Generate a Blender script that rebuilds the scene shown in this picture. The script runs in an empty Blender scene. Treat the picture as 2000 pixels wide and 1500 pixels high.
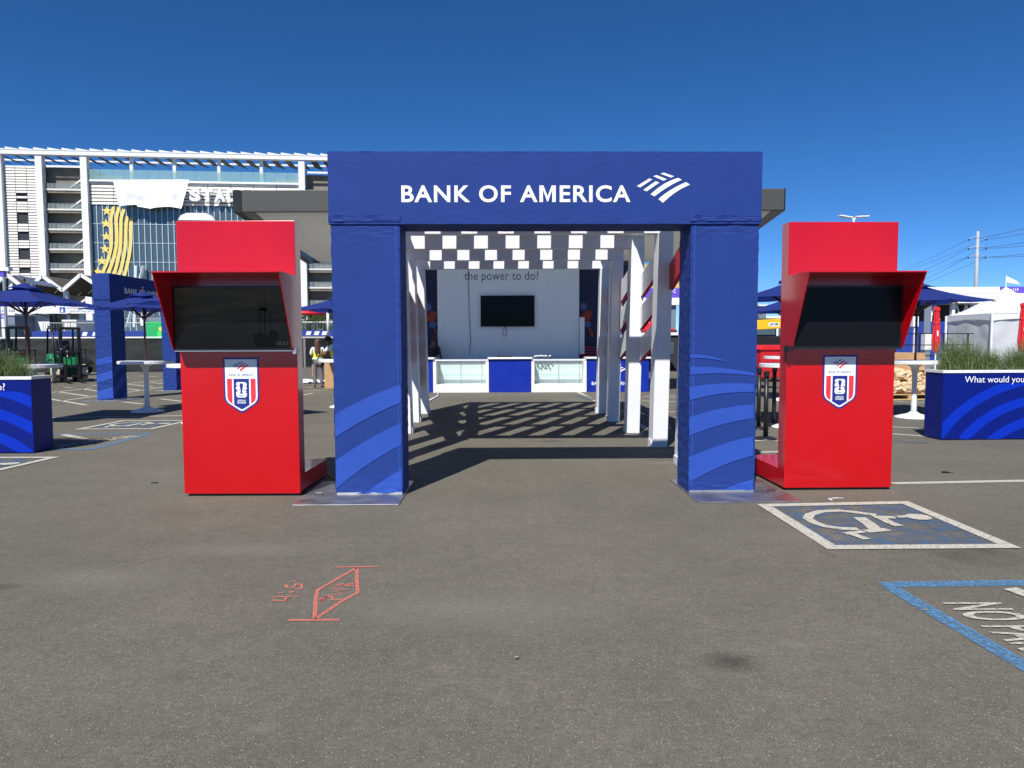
import bpy, bmesh, math, random
from mathutils import Vector, Matrix, noise
R = math.radians
rnd = random.Random(7)
scene = bpy.context.scene
COL = scene.collection

# ------------------------------------------------------------------ camera
CAM_H, FPX, PITCH, ROLL = 1.5, 1360.0, R(3.49), R(0.2)
_f = Vector((0, math.cos(PITCH), -math.sin(PITCH)))
_u0 = Vector((0, math.sin(PITCH), math.cos(PITCH)))
_r0 = Vector((1, 0, 0))
_r = _r0*math.cos(ROLL) - _u0*math.sin(ROLL)
_u = _u0*math.cos(ROLL) + _r0*math.sin(ROLL)
CAM = Vector((0, 0, CAM_H))
camd = bpy.data.cameras.new('camera')
cam = bpy.data.objects.new('camera', camd)
COL.objects.link(cam)
m3 = Matrix((_r, _u, -_f)).transposed()
cam.matrix_world = Matrix.Translation(CAM) @ m3.to_4x4()
camd.sensor_width = 36.0
camd.lens = 36.0*FPX/2000.0
camd.clip_start = 0.05
camd.clip_end = 3000
scene.camera = cam

# ------------------------------------------------------------------ sky, sun, exposure
SUN = Vector((-0.30, -0.80, 1.0)).normalized()
world = bpy.data.worlds.new('World')
scene.world = world
world.use_nodes = True
wn = world.node_tree
wn.nodes.clear()
wo = wn.nodes.new('ShaderNodeOutputWorld')
wb = wn.nodes.new('ShaderNodeBackground')
ws = wn.nodes.new('ShaderNodeTexSky')
ws.sky_type = 'NISHITA'
ws.sun_disc = False
ws.sun_elevation = math.asin(SUN.z)
ws.sun_rotation = math.atan2(SUN.x, SUN.y)
ws.altitude = 0
ws.air_density = 0.5
ws.dust_density = 0.0
ws.ozone_density = 8.0
wb.inputs['Strength'].default_value = 0.09
wh = wn.nodes.new('ShaderNodeHueSaturation')
wh.inputs['Saturation'].default_value = 1.15
wn.links.new(ws.outputs[0], wh.inputs['Color'])
wn.links.new(wh.outputs[0], wb.inputs['Color'])
wn.links.new(wb.outputs[0], wo.inputs['Surface'])
sd = bpy.data.lights.new('sun', 'SUN')
sd.energy = 4.3
sd.angle = R(0.53)
sd.color = (1.0, 0.96, 0.90)
sun = bpy.data.objects.new('sun', sd)
COL.objects.link(sun)
sun.rotation_euler = SUN.to_track_quat('Z', 'Y').to_euler()
sun.location = (-30, -60, 80)
vs = scene.view_settings
vs.view_transform = 'Standard'
vs.look = 'None'
vs.exposure = 0.6
vs.gamma = 1.0
vs.use_curve_mapping = False

# ------------------------------------------------------------------ pixel helpers (photo pixels, 2000 x 1500)
def ray(px, py):
    return (_f*FPX + _r*(px-1000.0) - _u*(py-750.0)).normalized()
def G(px, py, z=0.0):
    d = ray(px, py)
    t = (z-CAM_H)/d.z
    return CAM + d*t
def P(px, py, y):
    d = ray(px, py)
    return CAM + d*(y/d.y)

# ------------------------------------------------------------------ mesh helpers
class MB:
    def __init__(self):
        self.v = []; self.f = []; self.mi = []
        self.cur = 0
    def add(self, vs, fs, M=None):
        o = len(self.v)
        for p in vs:
            p = Vector(p)
            if M is not None: p = M @ p
            self.v.append(p)
        for f in fs:
            self.f.append([o+i for i in f]); self.mi.append(self.cur)
        return self
    def box(self, x0, x1, y0, y1, z0, z1, M=None):
        vs = [(x0,y0,z0),(x1,y0,z0),(x1,y1,z0),(x0,y1,z0),(x0,y0,z1),(x1,y0,z1),(x1,y1,z1),(x0,y1,z1)]
        fs = [(0,3,2,1),(4,5,6,7),(0,1,5,4),(1,2,6,5),(2,3,7,6),(3,0,4,7)]
        return self.add(vs, fs, M)
    def bar(self, a, b, w, h=None, up=Vector((0,0,1))):
        h = w if h is None else h
        a = Vector(a); b = Vector(b); d = (b-a)
        L = d.length; d.normalize()
        s = d.cross(up)
        if s.length < 1e-4: s = d.cross(Vector((0,1,0)))
        s.normalize(); t = s.cross(d).normalized()
        vs = []
        for e in (a, b):
            for i, j in ((-1,-1),(1,-1),(1,1),(-1,1)):
                vs.append(e + s*(i*w/2) + t*(j*h/2))
        fs = [(0,3,2,1),(4,5,6,7),(0,1,5,4),(1,2,6,5),(2,3,7,6),(3,0,4,7)]
        return self.add(vs, [tuple(reversed(f)) for f in fs])
    def prism(self, pts, y0, y1, M=None):
        """polygon in local xz (counter-clockwise seen from -y), extruded along y"""
        n = len(pts)
        vs = [(p[0], y0, p[1]) for p in pts] + [(p[0], y1, p[1]) for p in pts]
        fs = [tuple(range(n)), tuple(reversed(range(n, 2*n)))]
        for i in range(n):
            j = (i+1) % n
            fs.append((j, i, n+i, n+j))
        return self.add(vs, fs, M)
    def sheet(self, pts, y, M=None):
        return self.add([(p[0], y, p[1]) for p in pts], [tuple(range(len(pts)))], M)
    def tube(self, pts, r, n=8, cap=True):
        pts = [Vector(p) for p in pts]
        rs = r if isinstance(r, (list, tuple)) else [r]*len(pts)
        vs = []
        for i, p in enumerate(pts):
            a = pts[max(0, i-1)]; b = pts[min(len(pts)-1, i+1)]
            d = (b-a).normalized()
            s = d.cross(Vector((0,0,1)))
            if s.length < 1e-3: s = Vector((1,0,0))
            s.normalize(); t = s.cross(d)
            for k in range(n):
                an = 2*math.pi*k/n
                vs.append(p + (s*math.cos(an) + t*math.sin(an))*rs[i])
        fs = []
        for i in range(len(pts)-1):
            for k in range(n):
                fs.append((i*n+k, (i+1)*n+k, (i+1)*n+(k+1)%n, i*n+(k+1)%n))
        if cap:
            fs.append(tuple(range(n))); fs.append(tuple(reversed(range((len(pts)-1)*n, len(pts)*n))))
        return self.add(vs, fs)
    def lathe(self, prof, n=20, c=(0,0,0), M=None):
        c = Vector(c); vs = []
        for (r, z) in prof:
            for k in range(n):
                a = 2*math.pi*k/n
                vs.append(c + Vector((r*math.cos(a), r*math.sin(a), z)))
        fs = []
        for i in range(len(prof)-1):
            for k in range(n):
                fs.append((i*n+k, i*n+(k+1)%n, (i+1)*n+(k+1)%n, (i+1)*n+k))
        fs.append(tuple(reversed(range(n)))); fs.append(tuple(range((len(prof)-1)*n, len(prof)*n)))
        return self.add(vs, fs, M)
    def grid(self, fn, nu, nv):
        vs = [fn(i/nu, j/nv) for j in range(nv+1) for i in range(nu+1)]
        fs = []
        for j in range(nv):
            for i in range(nu):
                a = j*(nu+1)+i
                fs.append((a, a+1, a+nu+2, a+nu+1))
        return self.add(vs, fs)
    def ribbon(self, pts, w, z):
        """flat ribbon on the ground, pts are xy"""
        pts = [Vector((p[0], p[1])) for p in pts]
        L = []; Rr = []
        for i, p in enumerate(pts):
            if i == 0: d = pts[1]-p
            elif i == len(pts)-1: d = p-pts[i-1]
            else: d = (pts[i+1]-p).normalized() + (p-pts[i-1]).normalized()
            d.normalize()
            nrm = Vector((-d.y, d.x))
            L.append(p+nrm*w/2); Rr.append(p-nrm*w/2)
        vs = [(q.x, q.y, z) for q in L] + [(q.x, q.y, z) for q in Rr]
        n = len(pts)
        return self.add(vs, [(i, n+i, n+i+1, i+1) for i in range(n-1)])
    def build(self, name, mat, parent=None, smooth=False, bevel=0, seg=2, solid=0, kind=None):
        me = bpy.data.meshes.new(name)
        me.from_pydata([tuple(p) for p in self.v], [], self.f)
        mats = mat if isinstance(mat, (list, tuple)) else [mat]
        for m in mats: me.materials.append(m)
        if len(mats) > 1: me.polygons.foreach_set('material_index', self.mi)
        if smooth: me.polygons.foreach_set('use_smooth', [True]*len(me.polygons))
        me.update()
        o = bpy.data.objects.new(name, me)
        COL.objects.link(o)
        if parent is not None: o.parent = parent
        if solid:
            md = o.modifiers.new('solid', 'SOLIDIFY'); md.thickness = solid
        if bevel:
            md = o.modifiers.new('bevel', 'BEVEL'); md.width = bevel; md.segments = seg
            md.limit_method = 'ANGLE'; md.angle_limit = R(40)
        if kind: o['kind'] = kind
        return o

def thing(name, label, cat, loc=(0,0,0), rz=0.0, group=None):
    o = bpy.data.objects.new(name, None)
    COL.objects.link(o)
    o.location = loc; o.rotation_euler = (0, 0, rz)
    o.empty_display_size = 0.2
    o['label'] = label; o['category'] = cat
    if group: o['group'] = group
    return o
def tag(o, label, cat, group=None):
    o['label'] = label; o['category'] = cat
    if group: o['group'] = group
    return o
def copy_thing(root, loc, rz, label, group=None):
    def rec(o, par):
        c = o.copy(); COL.objects.link(c); c.parent = par
        for ch in [x for x in bpy.data.objects if x.parent == o]: rec(ch, c)
        return c
    kids = {}
    def collect(o): return [x for x in bpy.data.objects if x.parent == o]
    r = root.copy(); COL.objects.link(r)
    r.location = loc; r.rotation_euler = (0, 0, rz); r['label'] = label
    if group: r['group'] = group
    for ch in collect(root):
        c = ch.copy(); COL.objects.link(c); c.parent = r
        for g in collect(ch):
            d = g.copy(); COL.objects.link(d); d.parent = c
    return r

def fabric_box(mb, x0, x1, y0, y1, z0, z1, res, amp, seed, edge=1.0):
    """box skin made of subdivided faces, pushed in and out a little like stretched cloth"""
    def disp(p, n):
        q = Vector((p.x*3.1+seed, p.y*3.1, p.z*2.3))
        a = noise.noise(q)*0.6 + noise.noise(q*3.3)*0.3
        dz = min(abs(p.z-z0), abs(p.z-z1)); dx = min(abs(p.x-x0), abs(p.x-x1))
        k = math.exp(-dz/0.10)*edge
        kx = math.exp(-dx/0.05)*edge*0.8
        a = a*(0.25+0.5*k) + k*1.3*noise.noise(Vector((p.x*9+p.z*22, p.z*16-p.x*5, seed+p.y*9))) + kx*1.0*noise.noise(Vector((p.x*12, p.z*17+p.x*9, seed*1.7+p.y*9)))
        return p + n*a*amp
    def face(o, a, b, n, la, lb):
        nu = max(1, int(la/res)); nv = max(1, int(lb/res))
        mb.grid(lambda s, t: disp(o + a*(s*la) + b*(t*lb), n), nu, nv)
    X, Y, Z = Vector((1,0,0)), Vector((0,1,0)), Vector((0,0,1))
    face(Vector((x0,y0,z0)), X, Z, -Y, x1-x0, z1-z0)
    face(Vector((x1,y1,z0)), -X, Z, Y, x1-x0, z1-z0)
    face(Vector((x0,y1,z0)), -Y, Z, -X, y1-y0, z1-z0)
    face(Vector((x1,y0,z0)), Y, Z, X, y1-y0, z1-z0)
    face(Vector((x0,y0,z1)), X, Y, Z, x1-x0, y1-y0)
    face(Vector((x0,y1,z0)), X, -Y, -Z, x1-x0, y1-y0)
    return disp

# lettering from Blender's own built-in font, as flat print meshes
_tc = {}
def text_geo(s, bold=0.0, spacing=1.0, extrude=0.0):
    key = (s, bold, spacing, extrude)
    if key in _tc: return _tc[key]
    cu = bpy.data.curves.new('t', 'FONT')
    cu.body = s; cu.size = 1.0; cu.offset = bold; cu.space_character = spacing
    cu.extrude = extrude; cu.resolution_u = 4
    cu.fill_mode = 'BOTH' if extrude else 'FRONT'
    ob = bpy.data.objects.new('t', cu); COL.objects.link(ob)
    bpy.context.view_layer.update()
    dg = bpy.context.evaluated_depsgraph_get()
    me = bpy.data.meshes.new_from_object(ob.evaluated_get(dg))
    vs = [v.co.copy() for v in me.vertices]; fs = [tuple(p.vertices) for p in me.polygons]
    bpy.data.objects.remove(ob); bpy.data.meshes.remove(me); bpy.data.curves.remove(cu)
    if bold > 0 and extrude == 0 and 'M' in s and s != 'M':
        # the built-in outline fills this letter wrongly when it is emboldened: draw it as one clean polygon
        _, _, mx0, mx1, my0, my1 = text_geo('M', 0.0, 1.0)
        for i, ch in enumerate(s):
            if ch != 'M': continue
            xr = text_geo(s[:i+1], 0.0, spacing)[3]; xl = xr-(mx1-mx0)
            cen = [sum(vs[j].x for j in f)/len(f) for f in fs]
            fs = [f for f, c_ in zip(fs, cen) if not (xl-bold*1.5 < c_ < xr+bold*1.5)]
            w_ = mx1-mx0+2*bold; h_ = my1-my0+2*bold; t_ = 0.105+2*bold
            m1 = h_*.36; sl = (h_-m1)/(w_/2-1.12*t_); m0 = h_*.03; hh = m0+sl*(w_/2-t_)
            if hh > h_-.05: m0 -= hh-(h_-.12); m0 = max(m0, 0.0); hh = min(m0+sl*(w_/2-t_), h_-.06)
            out = [(0,0),(t_,0),(t_,hh),(w_/2-.02,m0),(w_/2+.02,m0),(w_-t_,hh),(w_-t_,0),(w_,0),(w_,h_),(w_-1.12*t_,h_),(w_/2,m1),(1.12*t_,h_),(0,h_)]
            o_ = len(vs); vs += [Vector((xl-bold+p[0], my0-bold+p[1], 0)) for p in out]
            fs.append(tuple(range(o_, o_+len(out))))
        used = sorted({j for f in fs for j in f}); mp = {j: k for k, j in enumerate(used)}
        vs = [vs[j] for j in used]; fs = [tuple(mp[j] for j in f) for f in fs]
    x0 = min(v.x for v in vs); x1 = max(v.x for v in vs); y0 = min(v.y for v in vs); y1 = max(v.y for v in vs)
    _tc[key] = (vs, fs, x0, x1, y0, y1)
    return _tc[key]
def text_parts(name, m, parent, s, o, ux, uz, w, h, bold=0.0, spacing=1.0, warp=None):
    """fitted lettering with one flat mesh for each word"""
    vs, fs, x0, x1, y0, y1 = text_geo(s, bold, spacing, 0.0)
    words = s.split(' '); ends = []
    for k in range(len(words)):
        g_ = text_geo(' '.join(words[:k+1]), bold, spacing, 0.0); ends.append(g_[3]+0.02)
    o = Vector(o); ux = Vector(ux); uz = Vector(uz)
    bins = [[] for _ in words]
    for f in fs:
        cx = sum(vs[i].x for i in f)/len(f)
        k = next((j for j, e in enumerate(ends) if cx <= e), len(words)-1)
        bins[k].append(f)
    for fl in bins:
        if not fl: continue
        ids = sorted({i for f in fl for i in f}); mp = {i: j for j, i in enumerate(ids)}
        P3 = [o + ux*((vs[i].x-x0)/(x1-x0)*w) + uz*((vs[i].y-y0)/(y1-y0)*h) for i in ids]
        if warp: P3 = [warp(p) for p in P3]
        b = MB(); b.add(P3, [tuple(mp[i] for i in f) for f in fl])
        b.build(name, m, parent)
def put_text(mb, s, o, ux, uz, w, h, bold=0.0, spacing=1.0, extrude=0.0, depth=None):
    """text fitted into the w x h rectangle whose lower left corner is o"""
    vs, fs, x0, x1, y0, y1 = text_geo(s, bold, spacing, extrude)
    o = Vector(o); ux = Vector(ux); uz = Vector(uz); n = ux.cross(uz)
    out = []
    for v in vs:
        q = o + ux*((v.x-x0)/(x1-x0)*w) + uz*((v.y-y0)/(y1-y0)*h)
        if extrude: q = q + n*(v.z/extrude*(depth or 0.05))
        out.append(q)
    mb.add(out, fs)
    return mb

# ------------------------------------------------------------------ materials
def lin(r, g, b):
    def c(v):
        v /= 255.0
        return v/12.92 if v <= 0.04045 else ((v+0.055)/1.055)**2.4
    return (c(r), c(g), c(b))
def mat(name, col, rough=0.6, metal=0.0, var=0.0, vscale=3.0, bump=0.0, bscale=30.0, coat=0.0, spec=0.5,
        emit=None, estr=0.0, transl=0.0, alpha_noise=None, rvar=0.0, detail=4.0):
    m = bpy.data.materials.new(name)
    m.use_nodes = True
    nt = m.node_tree; N = nt.nodes; L = nt.links
    b = N['Principled BSDF']; out = N['Material Output']
    b.inputs['Base Color'].default_value = (*col, 1)
    b.inputs['Roughness'].default_value = rough
    b.inputs['Metallic'].default_value = metal
    b.inputs['Specular IOR Level'].default_value = spec
    if coat: b.inputs['Coat Weight'].default_value = coat; b.inputs['Coat Roughness'].default_value = 0.08
    if emit: b.inputs['Emission Color'].default_value = (*emit, 1); b.inputs['Emission Strength'].default_value = estr
    tc = None
    if var or bump or alpha_noise or rvar:
        tc = N.new('ShaderNodeTexCoord')
    if var or rvar:
        nz = N.new('ShaderNodeTexNoise'); nz.inputs['Scale'].default_value = vscale; nz.inputs['Detail'].default_value = detail
        L.new(tc.outputs['Object'], nz.inputs['Vector'])
        if var:
            mr = N.new('ShaderNodeMapRange')
            mr.inputs['From Min'].default_value = 0.3; mr.inputs['From Max'].default_value = 0.7
            mr.inputs['To Min'].default_value = 1-var; mr.inputs['To Max'].default_value = 1+var
            L.new(nz.outputs['Fac'], mr.inputs['Value'])
            mx = N.new('ShaderNodeVectorMath'); mx.operation = 'SCALE'
            mx.inputs[0].default_value = col
            L.new(mr.outputs[0], mx.inputs['Scale']); L.new(mx.outputs[0], b.inputs['Base Color'])
        if rvar:
            mr2 = N.new('ShaderNodeMapRange')
            mr2.inputs['From Min'].default_value = 0.3; mr2.inputs['From Max'].default_value = 0.7
            mr2.inputs['To Min'].default_value = max(0.02, rough-rvar); mr2.inputs['To Max'].default_value = rough+rvar
            L.new(nz.outputs['Fac'], mr2.inputs['Value']); L.new(mr2.outputs[0], b.inputs['Roughness'])
    if bump:
        nb = N.new('ShaderNodeTexNoise'); nb.inputs['Scale'].default_value = bscale; nb.inputs['Detail'].default_value = 3
        L.new(tc.outputs['Object'], nb.inputs['Vector'])
        bp = N.new('ShaderNodeBump'); bp.inputs['Strength'].default_value = bump; bp.inputs['Distance'].default_value = 0.02
        L.new(nb.outputs['Fac'], bp.inputs['Height']); L.new(bp.outputs[0], b.inputs['Normal'])
    last = b.outputs[0]
    if transl:
        t = N.new('ShaderNodeBsdfTranslucent'); t.inputs['Color'].default_value = (*[min(1, c*1.6) for c in col], 1)
        ms = N.new('ShaderNodeMixShader'); ms.inputs[0].default_value = transl
        L.new(b.outputs[0], ms.inputs[1]); L.new(t.outputs[0], ms.inputs[2]); last = ms.outputs[0]
    if alpha_noise:
        lo, hi, sc = alpha_noise
        na = N.new('ShaderNodeTexNoise'); na.inputs['Scale'].default_value = sc; na.inputs['Detail'].default_value = 8; na.inputs['Roughness'].default_value = 0.75
        L.new(tc.outputs['Object'], na.inputs['Vector'])
        ra = N.new('ShaderNodeMapRange'); ra.inputs['From Min'].default_value = lo; ra.inputs['From Max'].default_value = hi
        L.new(na.outputs['Fac'], ra.inputs['Value'])
        tr = N.new('ShaderNodeBsdfTransparent')
        ms = N.new('ShaderNodeMixShader')
        L.new(ra.outputs[0], ms.inputs[0]); L.new(tr.outputs[0], ms.inputs[1]); L.new(last, ms.inputs[2]); last = ms.outputs[0]
    L.new(last, out.inputs['Surface'])
    return m

M = {}
M['fab_blue'] = mat('blue stretch fabric', lin(28,55,124), 0.75, var=0.05, vscale=2.5, bump=0.05, bscale=260, spec=0.25)
M['fab_light'] = mat('light blue print', lin(42,76,164), 0.75, var=0.05, vscale=2.5, bump=0.12, bscale=260, spec=0.25)
M['print_white'] = mat('white print', (0.78,0.80,0.82), 0.7)
M['red_gloss'] = mat('glossy red laminate', lin(188,3,18), 0.22, var=0.07, vscale=1.3, rvar=0.07, coat=0.3, bump=0.12, bscale=1.6)
M['red_edge'] = mat('red edge paint', lin(190,20,36), 0.45, var=0.05)
M['black_plastic'] = mat('black plastic', (0.012,0.012,0.013), 0.35)
M['screen_black'] = mat('black screen', (0.006,0.006,0.007), 0.3, spec=0.15)
M['black_metal'] = mat('black metal', (0.02,0.02,0.022), 0.4, metal=0.3, var=0.1)
M['steel'] = mat('brushed steel', (0.34,0.34,0.35), 0.42, metal=0.85, var=0.18, vscale=5, rvar=0.1)
M['alu'] = mat('aluminium', (0.5,0.51,0.52), 0.35, metal=0.8, var=0.08)
M['white_paint'] = mat('white satin paint', (0.74,0.75,0.77), 0.38, var=0.03, vscale=2, rvar=0.05)
M['white_plastic'] = mat('white moulded plastic', (0.74,0.75,0.76), 0.4, var=0.04, vscale=6)
M['pergola_red'] = mat('red pergola paint', lin(186,22,36), 0.4, var=0.05)
M['navy'] = mat('navy print', lin(28,40,126), 0.5)
M['badge_red'] = mat('badge red print', lin(226,52,66), 0.5)
M['badge_white'] = mat('badge white print', (0.80,0.82,0.84), 0.45)
M['blue_panel'] = mat('royal blue laminate', lin(3,38,150), 0.4, var=0.04, rvar=0.05)
M['planter_blue'] = mat('planter navy blue laminate', lin(3,24,114), 0.4, var=0.04, rvar=0.05, spec=0.25)
M['planter_light'] = mat('planter bright blue print', lin(3,44,172), 0.4, spec=0.25)
M['dark_text'] = mat('dark navy lettering', lin(18,22,48), 0.6)
M['umb_blue'] = mat('umbrella blue canvas', lin(24,46,124), 0.8, var=0.06, vscale=4, bump=0.08, bscale=300, transl=0.3)
M['wood_dark'] = mat('dark brown varnished wood', lin(74,36,30), 0.45, var=0.2, vscale=14)
M['soil'] = mat('soil', (0.03,0.022,0.015), 0.95, bump=0.8, bscale=40)
M['concrete'] = mat('weathered concrete', lin(122,116,104), 0.9, var=0.22, vscale=0.5, bump=0.1, bscale=4)
M['louver'] = mat('off white metal louvre', lin(214,210,204), 0.5, var=0.03, vscale=0.2)
M['dark_gap'] = mat('dark recess', (0.02,0.022,0.03), 0.7)
M['glass'] = mat('tinted facade glass', lin(80,98,106), 0.16, var=0.14, vscale=0.12, spec=0.7, metal=0.25)
M['glass_rail'] = mat('pale green rail glass', lin(150,196,198), 0.12, spec=0.6)
M['mullion'] = mat('grey mullion', lin(176,190,198), 0.45)
M['gold'] = mat('yellow gold film', lin(222,200,112), 0.6)
M['solar'] = mat('solar panel', lin(78,88,110), 0.25, var=0.1, vscale=0.5)
M['panel_under'] = mat('solar panel underside', lin(86,84,74), 0.8, var=0.15, vscale=0.4)
M['banner'] = mat('white banner cloth', (0.78,0.80,0.84), 0.85, var=0.04, vscale=0.4, bump=0.3, bscale=0.8)
M['stage_grey'] = mat('grey stage roof skin', lin(66,66,63), 0.65, var=0.05, vscale=0.8)
M['stage_ceiling'] = mat('grey stage ceiling fabric', lin(212,210,202), 0.8, var=0.06, vscale=0.8, transl=0.33)
M['stage_skin'] = mat('pale translucent roof skin', lin(176,176,172), 0.7, var=0.05, vscale=0.8, transl=0.45)
M['wall_white'] = mat('white painted panel wall', (0.72,0.73,0.76), 0.55, var=0.02)
M['navy_wall'] = mat('navy graphic wall', lin(14,20,62), 0.6)
M['orange_print'] = mat('orange print', lin(150,44,26), 0.6)
M['sky_print'] = mat('pale blue print', lin(70,92,140), 0.6)
M['cabinet_glass'] = mat('cabinet back panel', (0.80,0.82,0.79), 0.5)
M['fence_mesh'] = mat('black green fence screen', lin(34,38,36), 0.85, var=0.3, vscale=0.7, bump=0.4, bscale=2.0)
M['galv'] = mat('galvanised steel', (0.45,0.47,0.48), 0.4, metal=0.7, var=0.08)
M['forklift_green'] = mat('forklift green paint', lin(20,120,70), 0.4, var=0.08)
M['tyre'] = mat('black rubber', (0.018,0.018,0.018), 0.8, var=0.1)
M['tyre_cream'] = mat('cream non-marking tyre', lin(222,208,172), 0.75, var=0.08)
M['food_green'] = mat('green kiosk paint', lin(38,168,96), 0.5, var=0.05)
M['yellow'] = mat('yellow print', lin(236,216,70), 0.6)
M['lime'] = mat('lime print', lin(70,214,90), 0.6)
M['purple'] = mat('purple sign', lin(98,72,190), 0.5)
M['sign_red'] = mat('dark red sign', lin(176,44,58), 0.5)
M['sign_blue'] = mat('access blue', lin(28,84,168), 0.5)
M['hoard_blue'] = mat('blue hoarding', lin(34,58,140), 0.6, var=0.05)
M['jcb_yellow'] = mat('machine yellow', lin(246,184,14), 0.4, var=0.05, coat=0.2)
M['bin_red'] = mat('red plastic', lin(206,34,44), 0.5, var=0.05)
M['card'] = mat('cardboard', lin(186,146,104), 0.85, var=0.08, vscale=5)
M['wood_pallet'] = mat('pallet wood', lin(196,164,116), 0.85, var=0.2, vscale=8)
M['paper_bag'] = mat('crumpled paper and film', lin(206,176,140), 0.55, var=0.2, vscale=4, bump=0.6, bscale=12)
M['film'] = mat('white plastic sheeting', lin(222,226,232), 0.35, var=0.08, bump=0.5, bscale=9)
M['tent_white'] = mat('white tent vinyl', (0.76,0.77,0.79), 0.55, var=0.03, vscale=1.0, bump=0.25, bscale=2.2, transl=0.12)
M['tent_wall'] = mat('tent side curtain', (0.62,0.63,0.65), 0.6, var=0.04, vscale=1.5, bump=0.5, bscale=3.0, transl=0.2)
M['hivis'] = mat('hi-vis yellow cloth', lin(222,244,30), 0.8, emit=None)
M['silver_tape'] = mat('reflective tape', (0.75,0.77,0.78), 0.4)
M['skin'] = mat('skin', lin(206,156,130), 0.6)
M['skin_dark'] = mat('dark skin', lin(110,74,56), 0.6)
M['hair_brown'] = mat('brown hair', lin(74,48,38), 0.55, var=0.3, vscale=20)
M['hair_black'] = mat('black hair', (0.012,0.011,0.011), 0.5)
M['trouser_grey'] = mat('grey trousers', lin(104,98,110), 0.85, var=0.06)
M['dark_cloth'] = mat('dark cloth', lin(38,38,46), 0.85)
M['white_cloth'] = mat('white cloth', (0.72,0.74,0.76), 0.85)
M['gold_panel'] = mat('gold printed panel', lin(192,166,110), 0.5, var=0.12, vscale=1.5)
M['grey_panel'] = mat('blue grey panel', lin(112,122,138), 0.6)
M['leaf'] = mat('leaf', (0.07,0.11,0.03), 0.7, var=0.35, vscale=1.2, transl=0.25)
M['bark'] = mat('bark', (0.10,0.08,0.06), 0.9, var=0.2)
M['pole_grey'] = mat('weathered steel pole', lin(160,164,168), 0.6, var=0.06)
M['wire'] = mat('overhead wire', lin(88,98,116), 0.6)
M['line_white'] = mat('worn white road paint', lin(180,177,164), 0.85, var=0.10, vscale=24, alpha_noise=(0.33,0.48,46))
M['line_blue'] = mat('blue road paint', lin(78,128,168), 0.85, var=0.14, vscale=24, alpha_noise=(0.36,0.58,50))
M['worn_blue'] = mat('worn blue road paint', lin(66,100,136), 0.88, var=0.12, vscale=20, alpha_noise=(0.42,0.72,5.0))
M['worn_white'] = mat('very worn white road paint', lin(184,180,166), 0.85, alpha_noise=(0.36,0.52,40))
M['chalk'] = mat('salmon marking paint', lin(196,112,98), 0.9, alpha_noise=(0.28,0.58,80))
M['cord_yellow'] = mat('yellow cord', lin(214,190,50), 0.5)

# asphalt with fine grain, pale chips, patches and stains
def asphalt():
    m = bpy.data.materials.new('asphalt'); m.use_nodes = True
    nt = m.node_tree; N = nt.nodes; L = nt.links
    b = N['Principled BSDF']
    tc = N.new('ShaderNodeTexCoord')
    def nz(scale, detail=2, rough=0.6):
        n = N.new('ShaderNodeTexNoise'); n.inputs['Scale'].default_value = scale
        n.inputs['Detail'].default_value = detail; n.inputs['Roughness'].default_value = rough
        L.new(tc.outputs['Object'], n.inputs['Vector']); return n.outputs['Fac']
    def mr(src, a, c, lo, hi):
        n = N.new('ShaderNodeMapRange'); n.inputs['From Min'].default_value = a; n.inputs['From Max'].default_value = c
        n.inputs['To Min'].default_value = lo; n.inputs['To Max'].default_value = hi
        L.new(src, n.inputs['Value']); return n.outputs[0]
    def mul(a, c):
        n = N.new('ShaderNodeMath'); n.operation = 'MULTIPLY'; L.new(a, n.inputs[0]); L.new(c, n.inputs[1]); return n.outputs[0]
    fine = nz(150, 3, 0.7)
    g = mr(fine, 0.32, 0.68, 0.48, 1.52)
    g = mul(g, mr(nz(38, 3), 0.3, 0.7, 0.84, 1.16))
    g = mul(g, mr(nz(0.32, 5), 0.3, 0.7, 0.86, 1.14))
    g = mul(g, mr(nz(11, 4, 0.7), 0.3, 0.7, 0.88, 1.12))
    g = mul(g, mr(nz(2.2, 4), 0.3, 0.7, 0.93, 1.07))
    g = mul(g, mr(nz(0.75, 3, 0.5), 0.22, 0.33, 0.62, 1.0))
    sc = N.new('ShaderNodeVectorMath'); sc.operation = 'SCALE'; sc.inputs[0].default_value = (0.124, 0.115, 0.091)
    L.new(g, sc.inputs['Scale'])
    vo = N.new('ShaderNodeTexVoronoi'); vo.inputs['Scale'].default_value = 110
    L.new(tc.outputs['Object'], vo.inputs['Vector'])
    sep = N.new('ShaderNodeSeparateColor'); L.new(vo.outputs['Color'], sep.inputs[0])
    chip = mul(mr(sep.outputs[0], 0.915, 0.94, 0, 1), mr(vo.outputs['Distance'], 0.38, 0.28, 0, 1))
    mx = N.new('ShaderNodeMix'); mx.data_type = 'RGBA'
    L.new(chip, mx.inputs['Factor']); L.new(sc.outputs[0], mx.inputs[6]); mx.inputs[7].default_value = (0.30, 0.28, 0.24, 1)
    # pale scuffs
    sf = mr(nz(1.3, 8, 0.8), 0.66, 0.74, 0, 0.35)
    mx2 = N.new('ShaderNodeMix'); mx2.data_type = 'RGBA'
    L.new(sf, mx2.inputs['Factor']); L.new(mx.outputs[2], mx2.inputs[6]); mx2.inputs[7].default_value = (0.24, 0.22, 0.18, 1)
    L.new(mx2.outputs[2], b.inputs['Base Color'])
    b.inputs['Roughness'].default_value = 0.88; b.inputs['Specular IOR Level'].default_value = 0.3
    bp = N.new('ShaderNodeBump'); bp.inputs['Strength'].default_value = 0.55; bp.inputs['Distance'].default_value = 0.006
    L.new(fine, bp.inputs['Height']); L.new(bp.outputs[0], b.inputs['Normal'])
    return m
M['asphalt'] = asphalt()
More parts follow.
